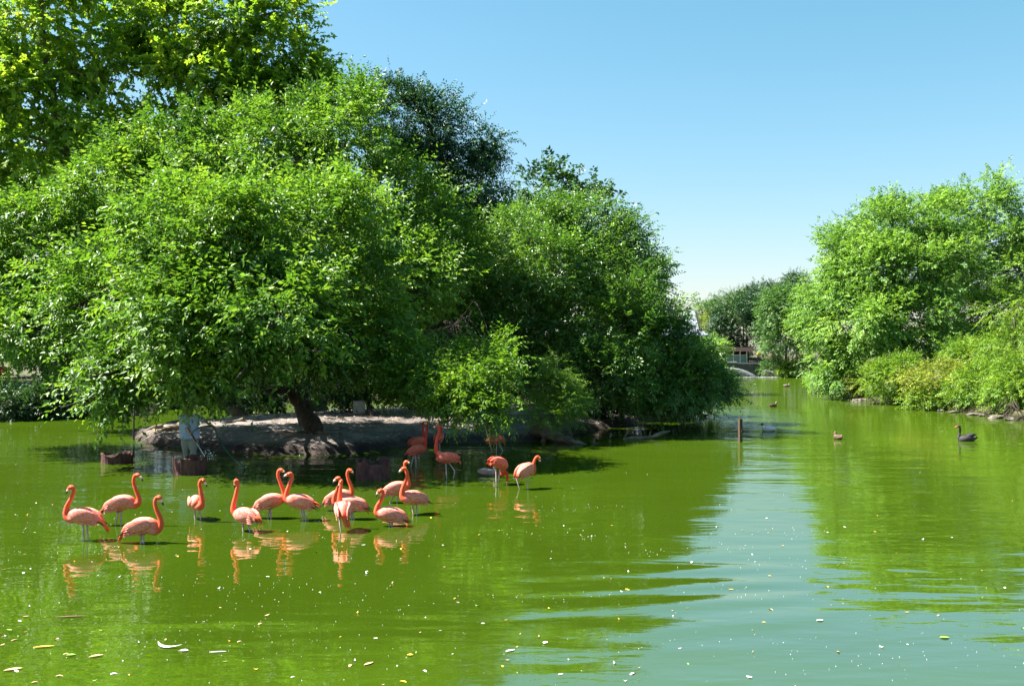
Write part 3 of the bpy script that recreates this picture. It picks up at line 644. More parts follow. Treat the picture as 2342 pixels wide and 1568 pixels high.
FB = [(1775, 842, 119.5, 30, 20, 'dark bush right of the weir wall'), (1803, 846, 117, 18, 13, 'small round bright bush beside the weir spray'), (1835, 838, 116, 30, 22, 'green bush on the bank between the weir and the large right bank tree')]
for i, (u, v, Y, ru, rv, lab) in enumerate(FB):
    c = P(u, v, Y); b = np.array([c[0], c[1], land_z(c[0], c[1])]); lob = [L_(u + k * ru * .4, v, Y, ru * .65, rv * .85) for k in (-1, 0, 1)]
    tree('weir_bush', lab, b, [b + np.array([0, 0, -.2]), b, c, c + np.array([0, 0, .3])], (0.06, 0.02), lob, ['leaf_far', 'leaf_shrub', 'leaf_birch'][i], 5000, 0.2, 250 + i, cat='bush', wood_kw=dict(limb_r=0.03, twigs=0.1, start=0.05), clump=0.5, spray=0.45)

# ------------------------------------------------------------------ weir, shelter, house
def part(name, mb, mat, parent, smooth=False, label=None):
    o = link(name, mb.mesh(name, smooth), M[mat] if isinstance(mat, str) else mat, parent)
    if label: o['label'] = label
    return o

M['weir_board'] = rough_mat('weir_board', [(0.3, (0.07, 0.062, 0.068)), (0.55, (0.13, 0.118, 0.125)), (0.75, (0.22, 0.20, 0.21))], 3, 0.85, 0.3, 0.4, 0.01, (1, 1, 0.12))
M['white_paint'] = plain('white_paint', (0.78, 0.77, 0.74), 0.5, 0.4, 0.06)
M['roof_metal'] = rough_mat('roof_metal', [(0.3, (0.20, 0.235, 0.26)), (0.7, (0.29, 0.32, 0.34))], 2, 0.35, 0.5, 0.1, 0.01)
M['roof_slate'] = rough_mat('roof_slate', [(0.3, (0.15, 0.17, 0.23)), (0.7, (0.23, 0.25, 0.33))], 3, 0.6, 0.4, 0.2, 0.01)
M['brown_wall'] = plain('brown_wall', (0.035, 0.020, 0.017), 0.8)
q = NT('shelter_glass'); q.bsdf((0.10, 0.22, 0.22), 0.08, 0.6); M['glass'] = q.m
q = NT('spray'); n_ = q.noise(6, 5, 0.7, q.coord((1, 1, 1))); al = q.ramp(n_.outputs['Fac'], [(0.33, (0, 0, 0)), (0.66, (0.55, 0.55, 0.55))])
p_ = q.bsdf((0.42, 0.44, 0.46), 0.6, 0.3); q.l(al.outputs[0], p_.inputs['Alpha']); M['spray'] = q.m

s122 = 121.2 / F
wl, wr = P(1560, 862, 121.2)[0], P(1743, 862, 121.2)[0]
wz = P(1600, 829, 121.2)[2]
weir = empty('weir_wall', ((wl + wr) / 2, 121.2, 0), 'grey board faced weir wall with a white cap at the far end of the channel', 'wall')
bw = (wr - wl) / 26
base_board = MB().box((0, 0, (wz - 0.3) / 2 - .15), (bw - 0.03, 0.16, wz + 0.3)).mesh('board', False)
for i in range(26):
    b_ = link('board', base_board, M['weir_board'], weir, (wl + (i + .5) * bw - (wl + wr) / 2, [0, .025, -.02, .012][i % 4], 0))
part('core', MB().box((0, 0.35, wz / 2 - 0.2), (wr - wl, 0.45, wz + 0.36)), 'concrete', weir)
part('cap', MB().box((-(wr - wl) * 0.16, 0.1, wz + 0.06), ((wr - wl) * 0.68, 0.62, 0.12)), 'white_paint', weir)

def spray_arc(a, b, peak, w, label, seed, loc):
    rs = np.random.RandomState(seed); root = empty('water_jet', loc, label, 'water jet'); mb = MB()
    a = np.array(a); b = np.array(b)
    for k in range(26):
        da, db = rs.randn(3) * 0.05, rs.randn(3) * np.array([0.5, 0.3, 0.0]) * w; t = np.linspace(0, 1, 9)[:, None]
        pts = (a + da) * (1 - t) + (b + db) * t + np.array([0, 0, 1.0]) * (peak * (0.75 + .4 * rs.rand()) * 4 * t * (1 - t))
        mb.tube(pts, np.linspace(0.03, 0.09, 9) * (0.6 + .6 * rs.rand()), 5)
    link('stream', mb.mesh('stream'), M['spray'], root); mf = MB()
    for k in range(70):
        mf.ball(b + rs.randn(3) * np.array([1.6, 0.5, 0]) * w + np.array([0, 0, .02]), (0.22 * rs.rand() + .08, 0.18, 0.05 + .06 * rs.rand()), None, 6)
    tag(link('foam', mf.mesh('foam'), M['spray'], root), kind='stuff'); return root
pa = P(1648, 846, 118.5); pb = P(1725, 862, 118.0)
spray_arc((0, 0, pa[2]), (pb[0] - pa[0], -0.4, 0.02), 0.5, 1.0, 'broad white water jet arching in front of the weir wall', 1, (pa[0], pa[1], 0))
pa = P(1748, 850, 118.5); pb = P(1792, 861.5, 118.0)
spray_arc((0, 0, pa[2]), (pb[0] - pa[0], -0.3, 0.02), 0.3, 0.7, 'thin low water jet right of the weir wall before the dark bush', 2, (pa[0], pa[1], 0))

# glass fronted shelter on top of the weir
sx0, sx1, sy = P(1662, 828, 124)[0], P(1708, 828, 124)[0], 124.0
gz = land_z((sx0 + sx1) / 2, sy)
sh = empty('glass_shelter', ((sx0 + sx1) / 2, sy, gz), 'low shelter with teal glass panes behind the weir wall', 'shelter')
hw = (sx1 - sx0) / 2; zt = P(0, 803, 124)[2] - gz
pm = MB().box((0, 0, zt * 0.36 + .02), (hw * 2 / 3 - .08, 0.04, zt * 0.66)).mesh('pane', False)
for k in range(3): link('pane', pm, M['glass'], sh, ((k - 1) * hw * 2 / 3, 0, 0))
po = MB().box((0, 0, zt * 0.5), (0.12, 0.12, zt)).mesh('post', False)
for k in range(4): link('post', po, M['white_paint'], sh, (-hw + k * hw * 2 / 3, 0.05, 0))
part('rail', MB().box((0, 0.05, zt * 0.71), (hw * 2 + .1, 0.14, 0.08)), 'white_paint', sh)
part('roof', MB().box((-.2, 1.0, zt + 0.25), (hw * 2 + 2.4, 3.2, 0.5), 0, 0.85), 'brown_wall', sh)
part('back_wall', MB().box((0, 2.3, zt * 0.5), (hw * 2 + 1.6, 0.2, zt - .02)), 'brown_wall', sh)
lp = P(1647, 828, 122.6); lz = land_z(lp[0], lp[1])
la = empty('lamp_post', (lp[0], lp[1], lz), 'white lamp post with a slanted shade on the weir wall', 'lamp post')
hz = P(0, 805, 122.6)[2] - lz
part('pole', MB().tube([(0, 0, -.1), (0, 0, hz - .2)], 0.07, 8), 'white_paint', la, True)
part('lamp_shade', MB().box((.15, 0, hz), (1.0, 0.5, 0.34), 0.0, 0.3), 'white_paint', la)

# metal roofed house behind the overhanging tree
hx, hy = 14.8, 106.0
def hp(u, v, Y): p = P(u, v, Y); return p - np.array([hx, hy, 0])
hzg = land_z(hx, hy)
ho = empty('house', (hx, hy, 0), 'dark house with a pale metal roof and raised gable behind the overhanging tree', 'house')
ez = P(0, 766, 101)[2]; tz = P(0, 735, 106)[2]; xr = P(1624, 766, 101)[0] - hx
part('wall', MB().box((xr / 2 - 4.0, 0.6, (ez + hzg) / 2 - 0.1), (xr + 6.4, 8.0, ez - hzg + .1)), 'brown_wall', ho)
x0, x1 = -8.0, xr
mb = MB(); mb.add([(x0, -5, ez), (x1, -5, ez), (x1, 6, ez), (x0, 6, ez), (x0 + 4, 0.3, tz + .3), (x1 - 2.6, 0.3, tz + .3), (x0, -5, ez - .15), (x1, -5, ez - .15), (x1, 6, ez - .15), (x0, 6, ez - .15)],
                  [(0, 1, 5, 4), (1, 2, 5), (2, 3, 4, 5), (3, 0, 4), (9, 8, 7, 6), (0, 6, 7, 1), (1, 7, 8, 2), (2, 8, 9, 3), (3, 9, 6, 0)])
rf = part('roof', mb, 'roof_slate', ho)
seam = MB().tube([(0, 0, 0), (0, 5.2, tz + .3 - ez)], 0.05, 4).mesh('seam')
for k in range(12): link('seam', seam, M['roof_metal'], rf, (x0 + 4.2 + k * (x1 - x0 - 7) / 11.5, -4.95, ez + 0.03))
gx0, gx1, gt = P(1568, 0, 104)[0] - hx, P(1597, 0, 104)[0] - hx, P(0, 708, 104)[2]; gb = tz - 1.4
mb = MB(); mb.add([(gx0, -3, gb), (gx1, -3, gb), (gx1, 2.5, gb), (gx0, 2.5, gb), (gx0, -.25, gt), (gx1 - .05, -.25, gt)], [(0, 1, 5, 4), (2, 3, 4, 5), (3, 0, 4), (3, 2, 1, 0)])
part('gable_roof', mb, 'roof_metal', ho)
mb = MB(); mb.add([(gx1 + .02, -2.9, gb), (gx1 + .02, 2.4, gb), (gx1 - .03, -.25, gt - .15), (gx1 + .25, -2.9, gb), (gx1 + .25, 2.4, gb), (gx1 + .2, -.25, gt - .15)], [(0, 1, 2), (5, 4, 3), (0, 3, 4, 1), (1, 4, 5, 2), (2, 5, 3, 0)])
part('gable_end', mb, 'brown_wall', ho)
part('eave', MB().box(((x0 + x1) / 2, -5.08, ez - .07), (x1 - x0 + .2, 0.12, 0.24)), 'white_paint', ho)

# left bank: rail fence, thin pale trunk
fy = 60.0
fl, fr = P(-30, 0, fy)[0], P(84, 0, fy)[0]; fz = P(0, 861, fy)[2]
fe = empty('rail_fence', ((fl + fr) / 2, fy, land_z((fl + fr) / 2, fy)), 'thin dark rail fence above the pale path on the left bank', 'fence'); fg = land_z((fl + fr) / 2, fy)
part('rail', MB().tube([(fl - (fl + fr) / 2, 0, fz - fg - .06), (fr - (fl + fr) / 2, 0, fz - fg + .04)], 0.035, 6), 'concrete', fe, True)
part('rail', MB().tube([(fl - (fl + fr) / 2, 0, (fz - fg) * .5), (fr - (fl + fr) / 2, 0, (fz - fg) * .5)], 0.03, 6), 'dark_metal', fe, True)
pm = MB().tube([(0, 0, -.2), (0, 0, fz - fg + .1)], 0.05, 6).mesh('post')
for k in range(3): link('post', pm, M['dark_metal'], fe, (fl - (fl + fr) / 2 + (fr - fl) * k / 2, 0.05, 0))
b = P(92, 900, 50.5); b[2] = land_z(b[0], b[1])
tree('pale_sapling', 'thin pale straight trunk with a small crown on the left bank', b, [b + np.array([0, 0, -.2]), b, P(93, 860, 50.5), P(90, 815, 50.5), P(92, 770, 50.5)], (0.11, 0.06), [L_(90, 770, 50.5, 60, 45), L_(120, 740, 50.5, 40, 40)], 'leaf_dark', 6000, 0.2, 301, 'bark_pale', clump=.5, wood_kw=dict(limb_r=.04, twigs=.2, start=.5))

# ------------------------------------------------------------------ posts, logs, stones
def post(name, u, vt, vb, r, mat, label, cat, lean=0.0, band=False, square=False):
    b = G(u, vb); Y = b[1]; top = P(u, vt, Y)[2]; root = empty(name, (b[0], Y, 0), label, cat)
    if square: part('shaft', MB().box((0, 0, top / 2 - .3), (2 * r, 2 * r, top + .6), 0.35, 0.94), mat, root)
    else: part('shaft', MB().tube([(0, 0, -.5), (lean * .5, 0, top * .5), (lean, 0, top)], [r, r * .95, r * .85], 8), mat, root, True)
    if band: part('bracket', MB().box((r * .7, -r * .4, top * 0.47), (r * 1.6, r * 2.0, r * 1.3), .35), 'rust', root)
    return root
post('mooring_post', 1693, 957, 1010, 0.058, 'wood_post', 'square brown wooden post standing alone in the channel', 'post', band=True, square=True)
post('thin_pole', 306, 925, 1006, 0.033, 'dark_metal', 'thin dark upright pole in the water at the left tip of the island', 'pole')
post('pale_stake', 1358, 1002, 1012, 0.04, 'driftwood', 'short pale stake sticking up out of the water right of the sloping log', 'stake', 0.02)

def log(name, pts, rad, mat, label, cat, loc, sub=4, seg=9, jit=0.12, seed=0):
    rs = np.random.RandomState(seed); root = empty(name, loc, label, cat); pts = np.array(pts, float) - np.array(loc)
    V, Fc = tube(pts, rad, seg, sub); V = V + rs.randn(*V.shape) * np.mean(rad) * jit
    link('stem', mesh_from(V, Fc, 'stem'), M[mat], root); return root
a = P(1232, 985, 33.2); b = P(1340, 1012.5, 32.2); b[2] = -.03
lg = log('sloping_log', [a + np.array([-.1, .2, .12]), a + np.array([.2, 0, -.02]), (a * .55 + b * .45) + np.array([0, 0, -.03]), (a * .2 + b * .8), b], [.30, .25, .16, .09, .03], 'driftwood', 'thick weathered log sloping from the island into the water beside the sapling', 'log', (a[0], a[1], 0), seed=3, jit=.1)
part('stub', MB().tube([a - np.array([a[0], a[1], 0]) + np.array([-.05, .1, .1]), a - np.array([a[0], a[1], 0]) + np.array([-.32, .15, .42])], [.12, .03], 7), 'driftwood', lg, True)
part('stub', MB().tube([np.array([.25, -.05, .3]), np.array([.1, -.15, -.1])], [.1, .07], 7), 'driftwood', lg, True)
c = G(1425, 1004)
fb = log('floating_branch', [c, G(1452, 1003) + np.array([0, 0, .03]), P(1490, 1000, G(1490, 1003)[1]), P(1512, 990, G(1490, 1003)[1]), P(1533, 985, G(1490, 1003)[1])], [.05, .06, .07, .07, .015], 'driftwood', 'pale forked dead branch lying in the water right of the pale stake', 'branch', tuple(c), seed=4)
part('twig', MB().tube([np.array([0, 0, -.03]), P(1434, 990, c[1]) - c, P(1444, 977, c[1]) - c], [.03, .022, .012], 6), 'driftwood', fb, True)
part('twig', MB().tube([P(1487, 1000, c[1]) - c, P(1486, 992, c[1]) - c, P(1489, 985, c[1]) - c], [.025, .02, .008], 6), 'driftwood', fb, True)
DL = [(312, 1003, 372, 978, .10, 'long pale driftwood trunk on the left tip of the island'), (330, 1008, 420, 992, .13, 'grey driftwood trunk lying low along the left tip shore'), (350, 985, 418, 962, .08, 'slim driftwood stem reaching up behind the standing man'),
      (472, 1000, 560, 975, .10, 'driftwood stem on the bank right of the standing man')]
for i, (u0, v0, u1, v1, r, lab) in enumerate(DL):
    a = G(u0, v0 + 2) + np.array([0, .1, .04]); Y = a[1] + .5; b = P(u1, v1, Y); b[2] = max(b[2], isle_z(b[0], b[1]) + r * .6)
    log('driftwood', [a, (a + b) / 2 + np.array([0, 0, .08]), b], [r * .5, r, r * .8], 'driftwood', lab, 'driftwood', (a[0], a[1], 0), seed=20 + i)
b = G(821, 948, .62)
bl = empty('stone_block', (b[0], b[1], isle_z(b[0], b[1])), 'pale square stone block on the soil by a dark slim trunk', 'block')
mbk = MB().box((0, 0, .2), (.46, .4, .5), .2, .95); part('block', mbk, 'block', bl)
b = G(852, 952, .62); b[2] = isle_z(b[0], b[1])
tree('slim_tree', 'slim dark tree on the island beside the pale stone block', b, [b + np.array([0, 0, -.2]), b, P(838, 900, 39), P(845, 850, 39)], (0.13, 0.05), [L_(790, 870, 38.5, 65, 45), L_(860, 830, 38.5, 60, 45), L_(740, 890, 39, 45, 30)], 'leaf_dark', 9000, 0.16, 302, clump=.45, wood_kw=dict(limb_r=.05, twigs=.3, start=.3))
rs = np.random.RandomState(5)
RK = [(1950, 917, .5, 'flat pale stone at the tip of the right bank'), (1975, 919, .9, 'broad flat pale slab on the right bank below the yellowish bush'), (2010, 924, .45, 'small stone under the right bank bushes behind the brown duck'), (2160, 941, .35, 'small pale stone at the water left of the swan'),
      (2195, 944, .55, 'flat stone at the waterline above the swan'), (2235, 950, .5, 'grey stone at the waterline right of the swan'), (2262, 952, .4, 'rounded stone among the roots near the right edge'), (2290, 957, .6, 'flat stone near the right edge below the tall bush'), (2322, 961, .45, 'stone at the right edge of the waterline')]
for u, v, r, lab in RK:
    b = G(u, v); V, Fc = ball((0, 0, .02), (r * .8, r * .5, r * .16), None, 10); V = np.array(V); V += rs.randn(*V.shape) * r * .06
    o = link('bank_stone', mesh_from(V, Fc, 'bank_stone', False), M['rock'], None, (b[0], b[1] + .3, .02)); o.rotation_euler[2] = rs.uniform(-.4, .4); tag(o, lab, 'stone', 'stones along the right bank')
# bare twigs hanging to the water under the overhanging tree and the right bank
def twig_bundle(name, loc, n, spread, hgt, label, seed, depth=1.0):
    rs = np.random.RandomState(seed); mb = MB()
    for k in range(n):
        a = np.array([rs.uniform(-.3, .3) * spread, rs.uniform(-.3, .3) * depth, hgt * rs.uniform(.6, 1.1)]); b = np.array([rs.uniform(-1, 1) * spread, rs.uniform(-1, 1) * depth - .3, rs.uniform(-.05, .25) * hgt]); m = (a + b) / 2 + rs.randn(3) * .12
        mb.tube([a, m, b], [.022, .014, .005], 5)
    tag(link(name, mb.mesh(name), M['bark'], None, loc), label, 'twigs')
p_ = G(1560, 957); twig_bundle('dead_twigs', (p_[0], p_[1], 0), 46, 2.3, .95, 'bare dark twigs dipping into the water under the overhanging tree', 8)
p_ = G(2315, 962); twig_bundle('dead_twigs', (p_[0], p_[1], 0), 16, .8, .9, 'pale bare twigs at the waterline near the right edge', 9, .5)

# ------------------------------------------------------------------ iron tubs
def tub(u0, u1, vb, vt, label, seed, fill):
    b = G((u0 + u1) / 2, vb); s_ = b[1] / F; R = (u1 - u0) / 2 * s_; hgt = (vb - vt) * s_ - 0.02; rs = np.random.RandomState(seed)
    root = empty('iron_tub', (b[0], b[1] + R, 0), label, 'tub', 'rusted iron tubs standing in the pond'); n = 96; V = []; Fc = []
    rim = np.zeros(n)
    for _ in range(15):
        c_ = rs.randint(n); w_ = rs.randint(2, 7); dd = np.minimum(abs(np.arange(n) - c_), n - abs(np.arange(n) - c_)); rim -= .11 * rs.rand() ** 1.5 * np.clip(1.6 - dd / w_, 0, 1)
    rim += rs.randn(n) * .009
    th = np.arange(n) * 2 * math.pi / n; rib = 1 + .012 * np.sin(th * 24)
    prof = [(1.0, -.3), (1.0, .02), (.985, hgt * .5), (1.0, hgt * .9), (1.01, hgt), (.955, hgt - .005), (.94, hgt * .85), (.94, -.3)]
    for r_, z in prof:
        top = z > hgt * .8
        V += [(R * r_ * rib[k] * math.cos(th[k]), R * r_ * rib[k] * math.sin(th[k]), z + (rim[k] if top else 0)) for k in range(n)]
    for i in range(len(prof) - 1):
        for k in range(n): Fc.append((i*n + k, i*n + (k+1) % n, (i+1)*n + (k+1) % n, (i+1)*n + k))
    link('shell', mesh_from(V, Fc, 'shell'), M['rust'], root)
    Vb, Fb = ball((0, 0, hgt * fill), (R * .93, R * .93, hgt * .32), None, 20); Vb = np.array(Vb) + rs.randn(len(Vb), 3) * .012
    link('filling', mesh_from(Vb, Fb, 'filling'), M['bark'], root); return root
tub(219, 289, 1061, 1034, 'low rusty iron tub with a torn rim in the open water at left', 1, .42)
tub(384, 460, 1087, 1045, 'tall rusty iron tub being hosed out by the standing man', 2, .4)
tub(808, 888, 1098, 1050, 'dark iron tub in the island shade behind the flamingos', 3, .4)

# ------------------------------------------------------------------ people
M['skin'] = plain('skin', (0.34, 0.19, 0.13), 0.55, 0.3, .1)
M['hair'] = plain('hair', (0.03, 0.022, 0.018), 0.7)
M['shirt_blue'] = plain('shirt_blue', (0.46, 0.56, 0.88), 0.85, 0.2, .06, 6, .4)
M['khaki'] = plain('khaki', (0.30, 0.29, 0.25), 0.9, 0.2, .12, 5, .4)
M['cloth_red'] = plain('cloth_red', (0.60, 0.06, 0.05), 0.85, 0.2, .1)
M['cloth_yellow'] = plain('cloth_yellow', (0.75, 0.55, 0.05), 0.85, 0.2, .1)
M['cloth_pink'] = plain('cloth_pink', (0.72, 0.22, 0.18), 0.85, 0.2, .1)
M['denim'] = plain('denim', (0.08, 0.11, 0.20), 0.9, 0.2, .15)
M['hose'] = plain('hose_green', (0.02, 0.09, 0.055), 0.4)
M['steel'] = plain('steel', (0.55, 0.60, 0.66), 0.3, 0.6)

def hand(mb, w, d, palm_n, s=1.0, curl=0.5):
    """palm, four unequal bent fingers and a thumb from the side of the palm"""
    d = nrm(d); sd = nrm(np.cross(palm_n, d)); pn = np.cross(d, sd); w = np.asarray(w, float)
    mb.tube([w - d * .01, w + d * .045 * s, w + d * .09 * s], [(.030 * s, .017 * s), (.043 * s, .016 * s), (.040 * s, .013 * s)], 10)
    for k, ln in enumerate((.072, .082, .076, .058)):
        b = w + d * .085 * s + sd * (.030 - .020 * k) * s; m = b + nrm(d + pn * curl * .6) * ln * .45 * s; t = m + nrm(d * .7 + pn * curl * 1.6) * ln * .55 * s
        mb.tube([b - d * .02, b, m, t], [.0095 * s] * 3 + [.007 * s], 6)
    b = w + d * .03 * s + sd * .036 * s
    mb.tube([b - sd * .015, b + (sd * .8 + d * .6) * .03 * s, b + (sd * .45 + d * .9 + pn * curl) * .06 * s], [.012 * s, .011 * s, .008 * s], 6)

def person(loc, yaw, label, shirt, trouser, wide=1.0, bend=0.0, r_hand=None, l_hand=None, head_tilt=0.0, sc=1.0, voxel=.011, cap=None, step=0.08):
    """standing figure facing local -y; hands given as local points"""
    root = empty('person', loc, label, 'person'); root.rotation_euler[2] = yaw; root.scale = (sc,) * 3
    hip = np.array([0, 0, .93]); ch = np.array([0, -bend * .35, 1.30]); sh_ = np.array([0, -bend * .5, 1.45]); nk = np.array([0, -bend * .6 - .01, 1.53]); hd = np.array([0, -bend * .75 - .03 - head_tilt * .08, 1.655 - head_tilt * .03])
    body = MB(); body.tube([hip - np.array([0, 0, .06]), hip + np.array([0, 0, .06]), (hip + ch) / 2 + np.array([0, -.02, 0]), ch, sh_, nk], [(.15 * wide, .11), (.165 * wide, .12 * wide), (.155 * wide, .125 * wide), (.175 * wide, .125), (.10, .075), (.058, .06)], 16, 3)
    body.tube([nk - np.array([0, 0, .05]), hd - np.array([0, -.02, .06])], [.058, .055], 10)
    f = nrm(np.array([0, -1, -.25 * head_tilt - .05])); u_ = np.cross(np.array([1.0, 0, 0]), f); u_ = u_ if u_[2] > 0 else -u_
    body.ball(hd, (.098, .075, .118), f, 14); body.ball(hd + f * .05 - u_ * .065, (.045, .05, .05), f, 10)
    body.ball(hd + f * .098 - u_ * .01, (.026, .014, .024), f, 8); body.ball(hd + f * .09 - u_ * .055, (.014, .028, .009), f, 8)
    for sx in (-1, 1): body.ball(hd + np.array([sx * .077, .01, 0]), (.02, .012, .032), f, 8)
    shirt_mb = MB(); shirt_mb.tube([hip + np.array([0, 0, -.09]), hip + np.array([0, -.01, .05]), (hip + ch) / 2 + np.array([0, -.03, 0]), ch, sh_ + np.array([0, 0, .01]), nk - np.array([0, 0, .03])], [(.19 * wide, .145 * wide), (.195 * wide, .16 * wide), (.185 * wide, .16 * wide), (.195 * wide, .145), (.15, .10), (.07, .07)], 18, 3)
    for sx, hnd in ((-1, r_hand), (1, l_hand)):
        s0 = sh_ + np.array([sx * .185 * min(wide, 1.12), 0, -.03]); w = np.array(hnd if hnd is not None else (sx * .27, -.05, .83)); el = (s0 + w) / 2; dv = w - s0; ln = np.linalg.norm(dv)
        off = math.sqrt(max(.0, .29 ** 2 - (ln / 2) ** 2)); el = el + nrm(np.array([sx * .6, .8, -.2])) * off
        body.tube([s0 + np.array([-sx * .05, 0, .01]), s0, (s0 + el) / 2, el, (el + w) / 2, w], [.055, .056, .046, .038, .036, .026], 10, 2)
        hand(body, w, nrm(w - el), np.array([-sx, -.2, 0.0]), 1.0, .8 if hnd is not None else .35)
        shirt_mb.tube([s0 + np.array([-sx * .12, 0, .02]), s0, s0 + (el - s0) * .45, s0 + (el - s0) * .88], [.075, .078, .073, .074], 12, 2)
    tr = MB(); tr.tube([hip + np.array([0, 0, -.12]), hip + np.array([0, 0, .03])], [(.165 * wide, .12 * wide), (.165 * wide, .125 * wide)], 14)
    for sx in (-1, 1):
        h0 = hip + np.array([sx * .085, 0, -.05]); kn = np.array([sx * .11, -.02 - sx * step * .5, .50]); an = np.array([sx * .12, .03 - sx * step, .08])
        body.tube([h0, (h0 + kn) / 2, kn, (kn + an) / 2 + np.array([0, .02, .04]), an], [.085, .08, .055, .052, .036], 10, 2); body.tube([an + np.array([0, .03, -.04]), an + np.array([0, -.05, -.045]), an + np.array([0, -.16, -.055])], [.036, .04, .028], 8)
        tr.tube([h0 + np.array([0, 0, .04]), (h0 + kn) / 2, kn, an + np.array([0, 0, .0])], [.105 * wide, .1 * wide, .082, .072], 12, 2)
    link('body', remesh(body, voxel, 3, 'body'), M['skin'], root); link('shirt', remesh(shirt_mb, .016, 3, 'shirt'), M[shirt], root); link('trousers', remesh(tr, .016, 3, 'trousers'), M[trouser], root)
    hr = MB(); hr.ball(hd + np.array([0, .02, .028]), (.1, .086, .108), f, 14)
    link('hair' if not cap else 'cap', hr.mesh('hair'), M[cap or 'hair'], root)
    eb = MB().ball((0, 0, 0), .011, None, 8).mesh('eye')
    for sx in (-1, 1): link('eye', eb, M['black'], root, hd + f * .088 + u_ * .012 + np.array([sx * .032, 0, 0]))
    return root
kb = P(434, 1056, 25.9)
KL = (kb[0], kb[1], -.10)
rh = np.array(P(448, 1011, 25.35)) - np.array(KL); lh = np.array(P(489, 975, 25.6)) - np.array(KL)
person(KL, 0.0, 'stout person in pale blue shirt and khaki trousers hosing out the tall tub', 'shirt_blue', 'khaki', 1.34, .16, tuple(rh), tuple(lh), 1.2, 1.0, .0095, step=.05)
def hosepipe(name, pts, r, mat, label, cat):
    pts = [np.array(p, float) for p in pts]; V, Fc = tube(np.array(pts) - pts[0], r, 8, 5); return tag(link(name, mesh_from(V, Fc, name), M[mat], None, pts[0]), label, cat)
w0, w1 = P(444, 1004, 25.3), P(474, 1052, 24.75)
wand = empty('spray_wand', w0, 'thin steel spray wand held over the tall iron tub', 'wand')
part('shaft', MB().tube([np.zeros(3), w1 - w0], .011, 8), 'steel', wand, True); part('grip', MB().tube([(w0 - w1) * .12, (w1 - w0) * .16], .02, 8), 'dark_metal', wand, True)
hosepipe('garden_hose', [P(444, 1000, 25.28), P(438, 990, 25.2), P(452, 979, 25.05), P(470, 974, 25.05), P(487, 976, 25.3), P(500, 1000, 25.4), P(514, 1025, 25.6), P(535, 1050, 25.6), P(552, 1062, 25.2), G(562, 1072) + np.array([0, 0, -.03])], .019, 'hose', 'dark green hose curving across the man and trailing into the water', 'hose')
hosepipe('garden_hose', [P(683, 968, 31.0), P(690, 985, 30.7), P(698, 1003, 30.4), P(690, 1022, 30.2), P(682, 1032, 29.9), G(686, 1042)], .02, 'hose', 'dark green hose hanging down the bank below the leaning trunk', 'hose')
rs = np.random.RandomState(3); mb = MB()
for k in range(130):
    t = rs.rand(); mb.ball(P(474 + rs.randn() * 9, 1051 - abs(rs.randn()) * 15 * (1 - .3 * t), 24.8 + rs.randn() * .12) - w1, .004 + .011 * rs.rand() ** 2, None, 6)
tag(link('water_splash', mb.mesh('water_splash'), M['white_paint'], None, w1), 'white splash of droplets where the wand sprays the tub', 'splash', kind='stuff')
for u, v, Y, sh_c, lab in ((1735, 846, 124.5, 'cloth_yellow', 'tiny distant person in a yellow top left of the pair beyond the weir'), (1768, 846, 124.0, 'cloth_pink', 'tiny distant person in a pinkish red top right of the pair beyond the weir'), (6, 890, 62.5, 'cloth_red', 'person in a red top on the pale path, cut by the left edge')):
    x = P(u, v, Y)[0]; z = land_z(x, Y) if Y > 100 else P(u, v, Y)[2]
    person((x, Y, z), .5, lab, sh_c, 'denim', 1.0, 0, None, None, 0, .97, .02)

# ------------------------------------------------------------------ flamingos
def C1(x, y): return 112.4 + x * .23893, 1011.7 + y * .23893
def C2(x, y): return 543.3 + x * .20310, 1011.7 + y * .20310
def C3(x, y): return 843.1 + x * .20316, 918.0 + y * .20316
EYE = MB().ball((0, 0, 0), .009, None, 8).mesh('eye')

